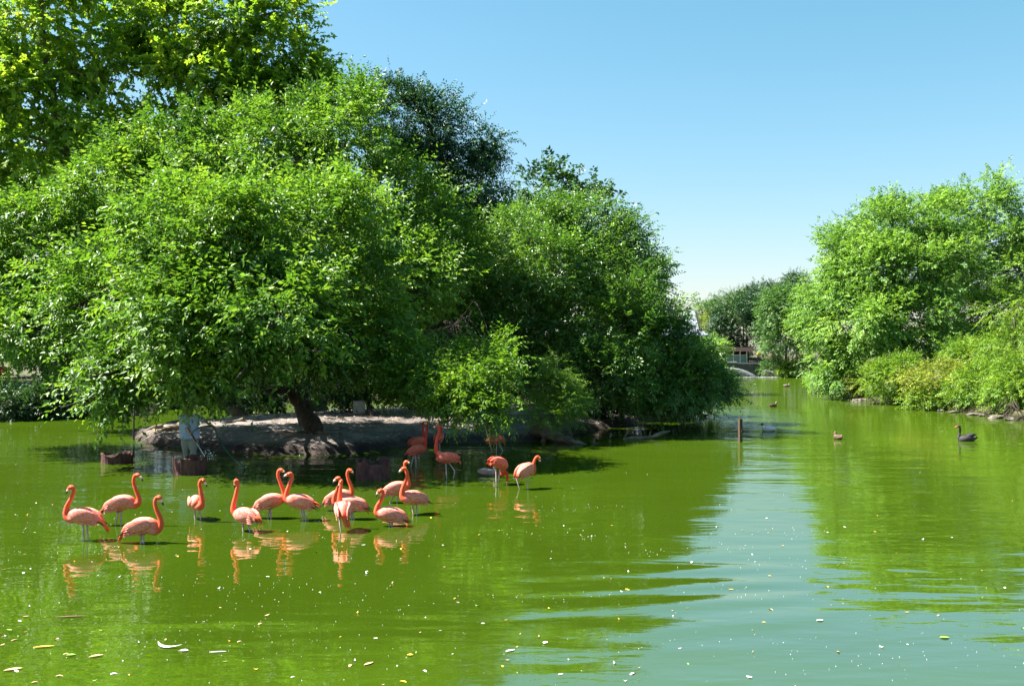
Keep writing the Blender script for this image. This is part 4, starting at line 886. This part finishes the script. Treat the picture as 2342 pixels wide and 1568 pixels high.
def flamingo(conv, wy, body, yaw, neck, bill, legs, tail, label, pitch=8, plume='plume', size=1.0, plumes=9, seed=0):
    rs = np.random.RandomState(seed + 50); u, v = conv(*body); vw = conv(body[0], wy)[1]; Y0 = F * 3.0 / (vw - H0); c = P(u, v, Y0)
    root = empty('flamingo', (c[0], Y0, 0), label, 'flamingo', 'flamingos wading in the pond'); o = np.array([c[0], Y0, 0.0])
    ya, pi_ = math.radians(yaw), math.radians(pitch); d = np.array([math.cos(ya) * math.cos(pi_), math.sin(ya) * math.cos(pi_), math.sin(pi_)]); sd = np.array([-math.sin(ya), math.cos(ya), 0]); up = np.cross(d, sd)
    if up[2] < 0: up = -up
    c = c - o; A = .275 * size
    def pt(q, Yo): uu, vv = conv(*q); return P(uu, vv, Y0 + Yo) - o
    mb = MB(); ts = np.array([-1, -.9, -.7, -.45, -.2, .05, .3, .55, .78, .93, 1.0]); pv = np.array([.10, .26, .52, .80, .96, 1.0, .95, .82, .58, .32, .08])
    ax = [c + d * A * t + up * (-.035 * max(0, -t - .2) + .012 * (1 - t * t)) * size for t in ts]
    mb.tube(ax, [(.118 * p * size, .142 * p * size) if abs(d[2]) < 2 else 0 for p in pv], 16, 2)
    Yn = d[1] * A * .85
    npt = [pt(q, Yn) for q in neck]; start = c + d * A * .38 - up * .01
    path = [start] + npt; m = len(path); rad = np.interp(np.linspace(0, 1, m), [0, .16, .3, .5, .8, 1], [.098, .074, .050, .035, .029, .032]) * size
    mb.tube(path, rad, 12, 5)
    hd = npt[-1]; bt = pt(bill, Yn + (-.03 if abs(math.sin(ya)) < .5 else 0)); bd = nrm(bt - hd); 
    mb.ball(hd + bd * .006, (.056 * size, .033 * size, .036 * size), bd, 12)
    me = remesh(mb, .0105, 4, 'body'); vv = coords(me)
    pd = catmull(path, 6); dn = np.min(np.linalg.norm(vv[:, None] - pd[None, len(pd) // 5:], axis=2), 1); rel = vv - c; al = rel @ d / A; side = rel @ sd; upc = rel @ up
    coral = np.clip(1 - (dn - .04) / .035, 0, 1) + np.clip((al - .72) / .3, 0, 1) * .7 + np.clip((-al - .7) / .2, 0, 1) * .6
    attr(me, 'coral', np.clip(coral, 0, .93)); attr(me, 'along', al * .6 + seed); attr(me, 'around', np.arctan2(side, upc) * .5 + seed * .37)
    link('body', me, M[plume], root)
    # bill: pale, bent down in the middle, black tip
    bl = np.linalg.norm(bt - hd); dn_ = np.array([0, 0, -1.0]); b0 = hd + bd * .04 * size; b1 = hd + bd * max(bl * .62, .07); b2 = b1 + nrm(bd * .45 + dn_ * .9 if bd[2] > -.8 else bd) * .05 * size
    bill_o = link('bill', MB().tube([b0 - bd * .02, b0, (b0 + b1) / 2 - dn_ * .004, b1], [.02, .024, .021, .017], 8).mesh('bill'), M['bill_pale'], root)
    link('bill_tip', MB().tube([b1 - bd * .006, b1 * .5 + b2 * .5, b2], [.0175, .014, .004], 8).mesh('bill_tip'), M['black'], bill_o)
    es = nrm(np.cross(bd, np.array([0, 0, 1.0]) if abs(bd[2]) < .9 else d))
    for k in (-1, 1): link('eye', EYE, M['eye'], root, hd + es * k * .031 * size + np.array([0, 0, .008]))
    # folded wings with layered feather rows
    for k in (-1, 1):
        wv = MB(); base = c + sd * k * .075 * size
        wv.tube([base + d * .19 * size + up * .02, base + d * .10 * size + sd * k * .03 + up * .035, base - d * .04 + sd * k * .038 + up * .035, base - d * .18 * size + sd * k * .012 + up * .028, base - d * .255 * size - up * .004, base - d * .30 * size - up * .03],
                [(.012, .03), (.030, .085), (.034, .098), (.026, .072), (.014, .036), (.004, .01)], 14, 4)
        for r_ in range(3):
            for j in range(6):
                a = base + d * (.08 - .085 * r_ - .012 * j) * size + up * (.085 - .033 * j) * size + sd * k * (.042 - .012 * abs(j - 2.5) / 2.5) * size
                wv.tube([a, a - d * .07 - up * .006, a - d * .13 - up * .016 - sd * k * .010], [(.004, .012), (.006, .018), (.002, .004)], 6)
        wm_ = wv.mesh('wing'); vv = coords(wm_); rel = vv - c
        attr(wm_, 'coral', np.clip((-(rel @ d) / A - .75) * 1.2, 0, .9)); attr(wm_, 'along', (rel @ d) / A * .6 + seed); attr(wm_, 'around', (rel @ up) * 4 + seed * .7 + k)
        wo_ = link('wing', wm_, M[plume], root)
        qf = MB()
        for j in range(3):
            a = base - d * (.21 + .02 * j) * size - up * (.012 + .012 * j); qf.tube([a, a - d * .07 - up * .02, a - d * .13 - up * .05], [(.006, .012), (.006, .011), (.002, .003)], 6)
        link('flight_feathers', qf.mesh('flight_feathers'), M['black'], wo_)
    # drooping coral tail plumes
    if tail is not None:
        te = pt(tail, -d[1] * A * .9); tb_ = c - d * A * .72 + up * .005; tm = MB()
        for k in range(plumes):
            j = (k - (plumes - 1) / 2) / plumes; e = te + sd * j * .10 + np.array([0, 0, 1]) * rs.uniform(-.035, .03) + (tb_ - te) * rs.uniform(0, .25); s0 = tb_ + sd * j * .10 + up * rs.uniform(-.02, .03)
            mid = (s0 + e) / 2 + np.array([0, 0, .022])
            tm.tube([s0, mid, e], [(.026, .018), (.024, .014), (.005, .004)], 7, 3)
        link('tail_feathers', tm.mesh('tail_feathers'), M['tail_coral'], root)
    for lg_ in legs:
        pts = [pt(q, d[1] * .0 + (-.03 if i_ else 0)) for i_, q in enumerate(lg_)]; e = pts[-1]; pts[-1] = np.array([e[0], -.03 if True else 0, min(e[2], 0.0)])
        pts = [pts[0] + np.array([0, 0, .05])] + pts + [pts[-1] + np.array([0, 0, -.14])]
        if len(lg_) == 2: pts.insert(2, pts[1] * .42 + pts[2] * .58)
        rr_ = [.034, .017] + [.0125] * (len(pts) - 4) + [.0095, .009]; rr_[len(rr_) // 2] = .0155
        link('leg', MB().tube(pts, rr_[:len(pts)], 8, 2).mesh('leg'), M['bird_leg'], root)
    return root

flamingo(C1, 935, (335, 708), 180, [(205, 728), (163, 690), (172, 610), (210, 535), (234, 472), (228, 428), (200, 428)], (158, 488), [[(325, 800), (335, 935)], [(362, 800), (374, 930)]], (578, 850), 'flamingo furthest left, facing left with long orange tail plumes', seed=1)
flamingo(C1, 790, (680, 585), 0, [(815, 592), (857, 570), (856, 520), (826, 440), (808, 370), (820, 318), (850, 310)], (915, 368), [[(655, 685), (634, 790)], [(688, 685), (685, 790)]], (470, 692), 'upper left flamingo facing right above the low bending one', seed=2, pitch=14)
flamingo(C1, 960, (885, 805), 0, [(1010, 842), (1066, 802), (1066, 730), (1028, 640), (1012, 570), (1030, 527), (1058, 525)], (1097, 605), [[(880, 890), (875, 960)], [(905, 890), (905, 960)]], (655, 945), 'lower left flamingo facing right, body close to the water', seed=3, pitch=10)
flamingo(C1, 735, (1405, 580), -72, [(1448, 608), (1464, 550), (1449, 450), (1440, 392), (1456, 358), (1478, 362)], (1516, 428), [[(1392, 655), (1397, 735)], [(1440, 655), (1450, 730)]], (1390, 620), 'flamingo alone in a gap seen end on, head turned right', seed=4, pitch=10)
flamingo(C1, 850, (1880, 705), 148, [(1792, 672), (1764, 640), (1774, 560), (1795, 470), (1806, 400), (1801, 365), (1786, 370)], (1776, 422), [[(1855, 775), (1857, 850)], [(1905, 770), (1920, 830)]], (2040, 770), 'whitish flamingo with an upright neck and drooping tail, left of the heart pair', seed=5, pitch=2)
flamingo(C2, 850, (365, 668), 0, [(480, 648), (527, 630), (523, 560), (482, 450), (456, 370), (466, 312), (494, 308)], (548, 345), [[(355, 765), (340, 855)], [(370, 765), (378, 830)]], (165, 752), 'left flamingo of the heart pair, facing right with crossed bill', seed=6, pitch=14)
flamingo(C2, 875, (695, 668), 180, [(590, 660), (548, 632), (554, 560), (590, 460), (614, 392), (604, 348), (576, 352)], (500, 392), [[(715, 750), (735, 875)], [(740, 750), (768, 870)]], (945, 718), 'right flamingo of the heart pair, facing left', seed=7, pitch=10)
flamingo(C2, 765, (1135, 618), 0, [(1232, 592), (1286, 570), (1281, 500), (1251, 420), (1236, 352), (1250, 308), (1274, 312)], (1318, 352), [[(1085, 690), (1060, 765)], [(1115, 690), (1110, 765)]], (955, 690), 'flamingo facing right behind the crowded centre group, body mostly hidden', seed=8, pitch=14)
flamingo(C2, 860, (1285, 695), 180, [(1150, 692), (1092, 672), (1095, 600), (1128, 520), (1155, 455), (1150, 402), (1122, 402)], (1060, 455), [[(1290, 775), (1312, 870)], [(1270, 775), (1285, 865)]], (1482, 785), 'white backed flamingo facing left in the centre group', seed=9, pitch=4)
flamingo(C2, 990, (1185, 765), 100, [(1158, 690), (1150, 640), (1156, 560), (1164, 490), (1170, 452), (1166, 440)], (1150, 470), [[(1150, 865), (1163, 990)]], (1255, 975), 'flamingo seen from behind at the front of the centre group', seed=10, pitch=6)
flamingo(C2, 940, (1725, 818), 180, [(1610, 812), (1566, 780), (1580, 710), (1618, 645), (1640, 575), (1622, 534), (1596, 545)], (1552, 602), [[(1712, 910), (1712, 945)], [(1740, 910), (1738, 940)]], (1935, 910), 'orange necked flamingo facing left, sitting low in the water', seed=11, pitch=8)
flamingo(C2, 675, (1780, 522), 0, [(1860, 518), (1920, 490), (1924, 420), (1906, 340), (1886, 272), (1884, 228), (1904, 216)], (1950, 238), [[(1770, 585), (1715, 670)], [(1812, 580), (1795, 670)]], (1658, 585), 'flamingo facing right half hidden behind the broad backed one', seed=12, pitch=14)
flamingo(C2, 805, (1985, 625), -145, [(1892, 642), (1852, 592), (1866, 500), (1900, 410), (1911, 342), (1892, 292), (1864, 292)], (1800, 348), [[(1970, 715), (1978, 805)], [(2015, 715), (2017, 810)]], (2160, 670), 'broad backed flamingo facing left at the right end of the front group', seed=13, pitch=8)
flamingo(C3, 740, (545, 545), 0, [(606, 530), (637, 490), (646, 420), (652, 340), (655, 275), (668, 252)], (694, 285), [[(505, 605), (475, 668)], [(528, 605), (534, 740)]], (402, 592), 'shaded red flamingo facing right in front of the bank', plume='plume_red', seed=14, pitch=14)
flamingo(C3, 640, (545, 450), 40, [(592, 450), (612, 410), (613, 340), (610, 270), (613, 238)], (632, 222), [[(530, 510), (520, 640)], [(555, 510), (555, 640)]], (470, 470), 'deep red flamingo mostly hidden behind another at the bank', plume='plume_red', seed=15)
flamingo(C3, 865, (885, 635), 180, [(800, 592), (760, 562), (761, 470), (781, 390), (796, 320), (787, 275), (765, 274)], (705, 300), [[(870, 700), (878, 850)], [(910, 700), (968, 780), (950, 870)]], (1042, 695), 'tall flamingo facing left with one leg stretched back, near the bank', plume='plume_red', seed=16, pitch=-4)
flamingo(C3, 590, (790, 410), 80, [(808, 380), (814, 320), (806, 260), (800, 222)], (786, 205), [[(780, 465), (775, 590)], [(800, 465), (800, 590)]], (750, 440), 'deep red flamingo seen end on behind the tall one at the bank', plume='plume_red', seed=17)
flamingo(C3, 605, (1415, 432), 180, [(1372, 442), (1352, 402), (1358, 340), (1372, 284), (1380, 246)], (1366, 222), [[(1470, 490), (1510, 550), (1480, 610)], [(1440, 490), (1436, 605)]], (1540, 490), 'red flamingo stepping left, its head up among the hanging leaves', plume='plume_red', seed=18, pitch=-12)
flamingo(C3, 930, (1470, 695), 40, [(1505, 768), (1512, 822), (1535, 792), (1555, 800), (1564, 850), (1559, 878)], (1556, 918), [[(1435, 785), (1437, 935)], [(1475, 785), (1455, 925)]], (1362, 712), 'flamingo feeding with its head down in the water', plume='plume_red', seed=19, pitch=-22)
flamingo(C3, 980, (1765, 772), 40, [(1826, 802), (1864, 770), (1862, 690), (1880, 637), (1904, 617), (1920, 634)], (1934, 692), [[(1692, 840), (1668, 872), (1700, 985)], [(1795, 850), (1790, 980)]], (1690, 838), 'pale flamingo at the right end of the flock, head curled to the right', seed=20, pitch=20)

# ------------------------------------------------------------------ black swan and ducks
M['swan_black'] = rough_mat('swan_black', [(0.3, (0.016, 0.014, 0.016)), (0.7, (0.055, 0.046, 0.050))], 22, .7, .3, .5, .01)
M['bill_red'] = plain('bill_red', (0.62, 0.08, 0.035), .4)
M['duck_brown'] = rough_mat('duck_brown', [(0.3, (0.055, 0.036, 0.026)), (0.7, (0.19, 0.13, 0.095))], 24, .75, .25, .4, .01)
M['duck_dark'] = plain('duck_dark', (0.018, 0.016, 0.017), .7)
M['duck_white'] = plain('duck_white', (0.78, 0.72, 0.68), .8, .2, .08)
M['duck_pale'] = plain('duck_pale', (0.33, 0.25, 0.22), .8, .2, .2)
def C7(x, y): return (1980 + x / 3.919) / 1.0675, (750 + y / 3.919) / 1.0675
uu, vv = C7(1490, 1278); b = G(uu, vv); sw = empty('black_swan', b, 'black swan with a red bill swimming left near the right bank', 'swan')
q_ = lambda x, y, dy=0: P(*C7(x, y), b[1] + dy) - b
mb = MB(); mb.tube([q_(1588, 1250), q_(1550, 1256), q_(1510, 1250), q_(1460, 1258), q_(1425, 1262), q_(1408, 1262)], [(.02, .02), (.10, .08), (.17, .13), (.19, .14), (.12, .11), (.04, .04)], 14, 3)
mb.tube([q_(1440, 1262), q_(1416, 1250), q_(1420, 1210), q_(1428, 1170), q_(1420, 1138), q_(1406, 1136)], [.09, .055, .042, .036, .036, .04], 12, 4)
link('body', remesh(mb, .014, 3), M['swan_black'], sw)
bo = link('bill', MB().tube([q_(1402, 1136), q_(1388, 1143), q_(1374, 1150)], [.032, .024, .008], 8).mesh('bill'), M['bill_red'], sw)
for k in (-1, 1):
    w_ = MB()
    for j in range(7): 
        a = q_(1450 + 8 * j, 1250 - 3 * j) + np.array([0, k * (.13 - .008 * j), .03]); w_.tube([a, a + np.array([.16, 0, .035]), a + np.array([.30, -k * .05, .02])], [(.02, .03), (.022, .045), (.006, .008)], 7)
    link('wing', w_.mesh('wing'), M['swan_black'], sw)
ft = MB()
for j in range(4): ft.tube([q_(1550, 1254), q_(1580, 1248 - 4 * j), q_(1600, 1244 + 3 * j)], [.03, .02, .004], 6)
link('tail', ft.mesh('tail'), M['swan_black'], sw)

def duck(u, v, yaw, label, bodym, headm, billm='bill_red', size=1.0, name='duck', cat='duck'):
    b = G(u, v); root = empty(name, b, label, cat, 'ducks on the pond'); root.rotation_euler[2] = math.radians(yaw); s_ = size
    mb = MB(); mb.tube([(-.27, 0, .11), (-.22, 0, .085), (-.10, 0, .07), (.05, 0, .065), (.14, 0, .06), (.19, 0, .05)], [(.012, .01), (.06, .04), (.11, .085), (.12, .09), (.085, .075), (.02, .02)], 14, 2)
    mb.tube([(.12, 0, .08), (.155, 0, .15), (.16, 0, .20)], [.06, .042, .04], 10, 2)
    me = remesh(mb, .011, 3); me.transform(Matrix.Scale(s_, 4)); link('body', me, M[bodym], root)
    hm = MB(); hm.ball((.175, 0, .215), (.058, .043, .046), (1, 0, -.1), 12); me = hm.mesh('head'); me.transform(Matrix.Scale(s_, 4)); hh = link('head', me, M[headm], root)
    bm = MB().tube([(.22, 0, .21), (.26, 0, .198), (.285, 0, .195)], [(.02, .016), (.021, .01), (.012, .004)], 8).mesh('bill'); bm.transform(Matrix.Scale(s_, 4)); link('bill', bm, M[billm], hh)
    for k in (-1, 1):
        wv = MB().tube([(.10, k * .095, .10), (.0, k * .118, .105), (-.13, k * .085, .115), (-.24, k * .03, .125)], [(.012, .03), (.016, .055), (.012, .045), (.004, .008)], 10, 3).mesh('wing'); wv.transform(Matrix.Scale(s_, 4)); link('wing', wv, M[bodym], root)
    return root
duck(1570, 953, 10, 'dark duck closest to the twigs under the overhanging tree', 'duck_dark', 'duck_dark', 'black', .9)
duck(1583, 952, -5, 'dark duck in the middle of three beside the overhanging tree', 'duck_dark', 'duck_dark', 'black', 1.05)
duck(1607, 954, 200, 'dark duck furthest out of the three beside the overhanging tree', 'duck_dark', 'duck_dark', 'black', 1.0)
duck(1756, 985, 165, 'white bodied duck with a brown head right of the wooden post', 'duck_white', 'duck_brown', size=1.15)
duck(1769, 930, 20, 'brown duck in the channel beyond the white bodied one', 'duck_brown', 'duck_pale', size=1.1)
duck(1916, 1004, 100, 'small dark brown duck swimming away on the reflection of the right bank trees', 'duck_brown', 'duck_brown', size=1.0)
duck(2247, 948, 10, 'reddish brown duck tucked against the bank bushes above the swan', 'duck_brown', 'duck_pale', size=1.3)
duck(1800, 884, 10, 'small pale duck far up the channel in front of the weir', 'duck_pale', 'duck_brown', size=1.3)
duck(1863, 884, 120, 'white duck at the foot of the large right bank tree', 'duck_white', 'duck_dark', size=1.5)
duck(1116, 1086, 10, 'pale buff duck right behind the feeding flamingo', 'duck_pale', 'duck_pale', size=1.0)

# ------------------------------------------------------------------ feathers, leaves and flecks on the water
def float_mat(name, col, var=.2): return plain(name, col, .6, .3, var, 30, .1)
FM = {'yellow': float_mat('leaf_yellow', (.62, .42, .05)), 'tan': float_mat('leaf_tan', (.48, .33, .17)), 'green': float_mat('leaf_green', (.20, .42, .06)), 'white': float_mat('fleck_white', (.80, .78, .74), .06), 'brown': float_mat('leaf_brown', (.16, .09, .05))}
def leaf_shape(ln, wd, curl, seed):
    rs = np.random.RandomState(seed); n = 7; t = np.linspace(0, 1, n); w = np.sin(np.pi * np.clip(t, .02, .98)) ** .8 * wd / 2; V = []; Fc = []
    for i in range(n):
        z = .004 + curl * (t[i] - .5) ** 2; V += [((t[i] - .5) * ln, w[i], z + .15 * w[i]), ((t[i] - .5) * ln, 0, z), ((t[i] - .5) * ln, -w[i], z + .15 * w[i])]
    for i in range(n - 1):
        for k in (0, 1): Fc.append((3*i + k, 3*i + k + 1, 3*i + k + 4, 3*i + k + 3))
    m_ = len(V); V += [(x, y, z - .003) for x, y, z in V]; Fc += [tuple(m_ + j for j in f[::-1]) for f in Fc]
    return mesh_from(V, Fc, 'leaf')
protos = {k: [leaf_shape(.07 + .02 * j, .026 + .006 * j, .10 - .08 * j, j) for j in range(3)] for k in FM}
for k in protos:
    for me in protos[k]: me.materials.append(FM[k])
FMD = {'yellow': 'small yellow fallen leaf floating flat on the green water', 'tan': 'small tan dry leaf floating on the green water', 'green': 'small fresh green leaf floating on the water', 'white': 'small white downy feather floating on the water', 'brown': 'small dark brown dead leaf floating on the water'}
rs = np.random.RandomState(77); NM = {'white': 'floating_feather'}
kinds = ['yellow'] * 4 + ['tan'] * 4 + ['white'] * 6 + ['green'] + ['brown']
for i in range(170):
    kd = kinds[rs.randint(len(kinds))]
    v = 1130 + 440 * rs.rand() ** .85; u = rs.rand() ** 1.25 * 2342
    b = G(u, v); o = link(NM.get(kd, 'floating_leaf'), protos[kd][rs.randint(3)], None, None, (b[0], b[1], .003)); o.rotation_euler = (rs.randn() * .08, rs.randn() * .08, rs.uniform(0, 6.3)); o.scale = (rs.uniform(.32, .85),) * 3
    sz = 'tiny' if o.scale[0] < .48 else ('small' if o.scale[0] < .68 else 'larger')
    place = ('on the sky reflection' if u > 1560 and v > 1330 or 1580 < u < 1850 else 'on the right bank reflection' if u >= 1850 else 'below the leftmost flamingos' if u < 480 and v < 1400 else 'near the bottom left corner' if u < 480 else
             'below the heart pair' if u < 740 and v < 1400 else 'below the centre group' if u < 1000 and v < 1400 else 'right of the flamingos' if v < 1400 else 'at the bottom left of centre' if u < 1000 else 'at the bottom centre')
    tag(o, FMD[kd].replace('small', sz) .replace('on the green water', place).replace('flat ' + place, place).replace('on the water', place), 'feather' if kd == 'white' else 'leaf', {'white': 'downy feathers floating on the pond'}.get(kd, kd + ' leaves floating on the pond'))
SPC = [(378, 1480, .30, .05, 2.6, 'white', 'floating_feather', 'long curved white feather floating at the bottom left', 'feather', -.35), (421, 1488, .085, .06, 0, 'white', 'floating_feather', 'round white tuft of down right of the long curved feather', 'feather', 0),
       (498, 1491, .17, .022, 0, 'white', 'floating_feather', 'thin straight white feather right of the white tuft', 'feather', .15), (100, 1479, .20, .045, 0, 'yellow', 'floating_leaf', 'long yellow leaf near the bottom left corner', 'leaf', .3), (938, 1498, .06, .05, 0, 'yellow', 'floating_leaf', 'round orange yellow leaf at the bottom centre', 'leaf', 0),
       (162, 1498, .09, .05, 0, 'green', 'floating_leaf', 'bright green leaf at the bottom left', 'leaf', .2), (2160, 1458, .10, .06, 0, 'green', 'floating_leaf', 'blue green leaf floating on the sky reflection at right', 'leaf', 0), (1875, 1419, .08, .05, 1, 'white', 'floating_feather', 'curled pale feather floating on the sky reflection', 'feather', .2),
       (162, 1410, .36, .03, 0, 'brown', 'floating_twig', 'thin dark twig floating at the left', 'twig', .15), (1247, 1470, .07, .05, 1.5, 'white', 'floating_feather', 'white upright tuft of down where the sky reflection begins', 'feather', 1.2), (30, 1531, .16, .06, 0, 'tan', 'floating_leaf', 'tan leaf near the left bottom corner', 'leaf', .5),
       (220, 1500, .13, .05, 0, 'tan', 'floating_leaf', 'pale tan leaf left of the long curved feather', 'leaf', .6), (843, 1518, .12, .04, 0, 'tan', 'floating_leaf', 'pale brown leaf standing slightly up at the bottom centre', 'leaf', .9), (1167, 1488, .11, .035, 0, 'white', 'floating_feather', 'pale feather at the left edge of the sky reflection', 'feather', .6)]
for i, (u, v, ln, wd, cu, kd, nm, lab, cat, rz) in enumerate(SPC):
    me = leaf_shape(ln, wd, cu * ln * .1, 40 + i)
    if cu > 2:
        for vt in me.vertices: vt.co.y += 1.6 * (vt.co.x) ** 2 * 2
    me.materials.append(FM[kd]); b = G(u, v); o = link(nm, me, None, None, (b[0], b[1], .005)); o.rotation_euler[2] = rz; tag(o, lab, cat)
# fine specks of fluff and pollen: nobody could count them
V = []; T = []; rs = np.random.RandomState(9); DRIFT = []
for j in range(20):
    a_ = G(rs.uniform(0, 2300), 1050 + 500 * rs.rand() ** 1.2); w_ = rs.uniform(1.0, 3.5); DRIFT.append((a_, a_ + np.array([w_ * .5, rs.uniform(-.3, .9), 0]), a_ + np.array([w_, rs.uniform(-.5, .8), 0])))
for i in range(800):
    if i % 5 < 3:                      # most of the fluff drifts together along slow curved lines
        j = rs.randint(len(DRIFT)); c0, c1, c2 = DRIFT[j]; t = rs.rand(); b = c0 * (1 - t) ** 2 + 2 * c1 * t * (1 - t) + c2 * t * t + np.array([rs.randn() * .22, rs.randn() * .28, 0]); b[2] = 0
    else:
        v = 985 + 600 * rs.rand() ** 1.3; u = rs.uniform(-30, 2370) if rs.rand() < .55 else rs.uniform(-30, 1300); b = G(u, v)
    r = rs.uniform(.002, .0062) * (1 + (b[1] - 9) / 22); a = rs.uniform(0, 6.3); e = rs.uniform(.4, 1); k = len(V)
    V += [(b[0] + r * math.cos(a + j * 2.1) * (1 if j else e), b[1] + r * math.sin(a + j * 2.1), .004) for j in range(3)] + [(b[0], b[1], .004 + r * .5)]
    T += [(k, k + 1, k + 3), (k + 1, k + 2, k + 3), (k + 2, k, k + 3)]
tag(link('floating_specks', tri_mesh('floating_specks', np.array(V), np.array(T)), FM['white']), 'fine pale specks of fluff scattered over the water', kind='stuff')
# leaf litter on the island soil
V = []; T = []
for i in range(2600):
    x, y = rs.uniform(-13, 6), rs.uniform(30, 45); z = isle_z(x, y) if False else None
    V.append((x, y))
A_ = np.array(V); Z_ = isle_h(A_[:, 0], A_[:, 1]); V = []
for (x, y), z in zip(A_, Z_):
    if z < .12: continue
    r = rs.uniform(.03, .075); a = rs.uniform(0, 6.3); k = len(V); tz_ = rs.uniform(.0, .03)
    V += [(x - r * math.cos(a), y - r * math.sin(a), z + .012), (x - r * .4 * math.sin(a), y + r * .4 * math.cos(a), z + .02 + tz_), (x + r * math.cos(a), y + r * math.sin(a), z + .012 + tz_), (x + r * .4 * math.sin(a), y - r * .4 * math.cos(a), z + .012)]
    T += [(k, k + 1, k + 2), (k, k + 2, k + 3)]
tag(link('leaf_litter', tri_mesh('leaf_litter', np.array(V), np.array(T)), FM['tan']), 'dry leaf litter scattered over the island soil', kind='stuff')
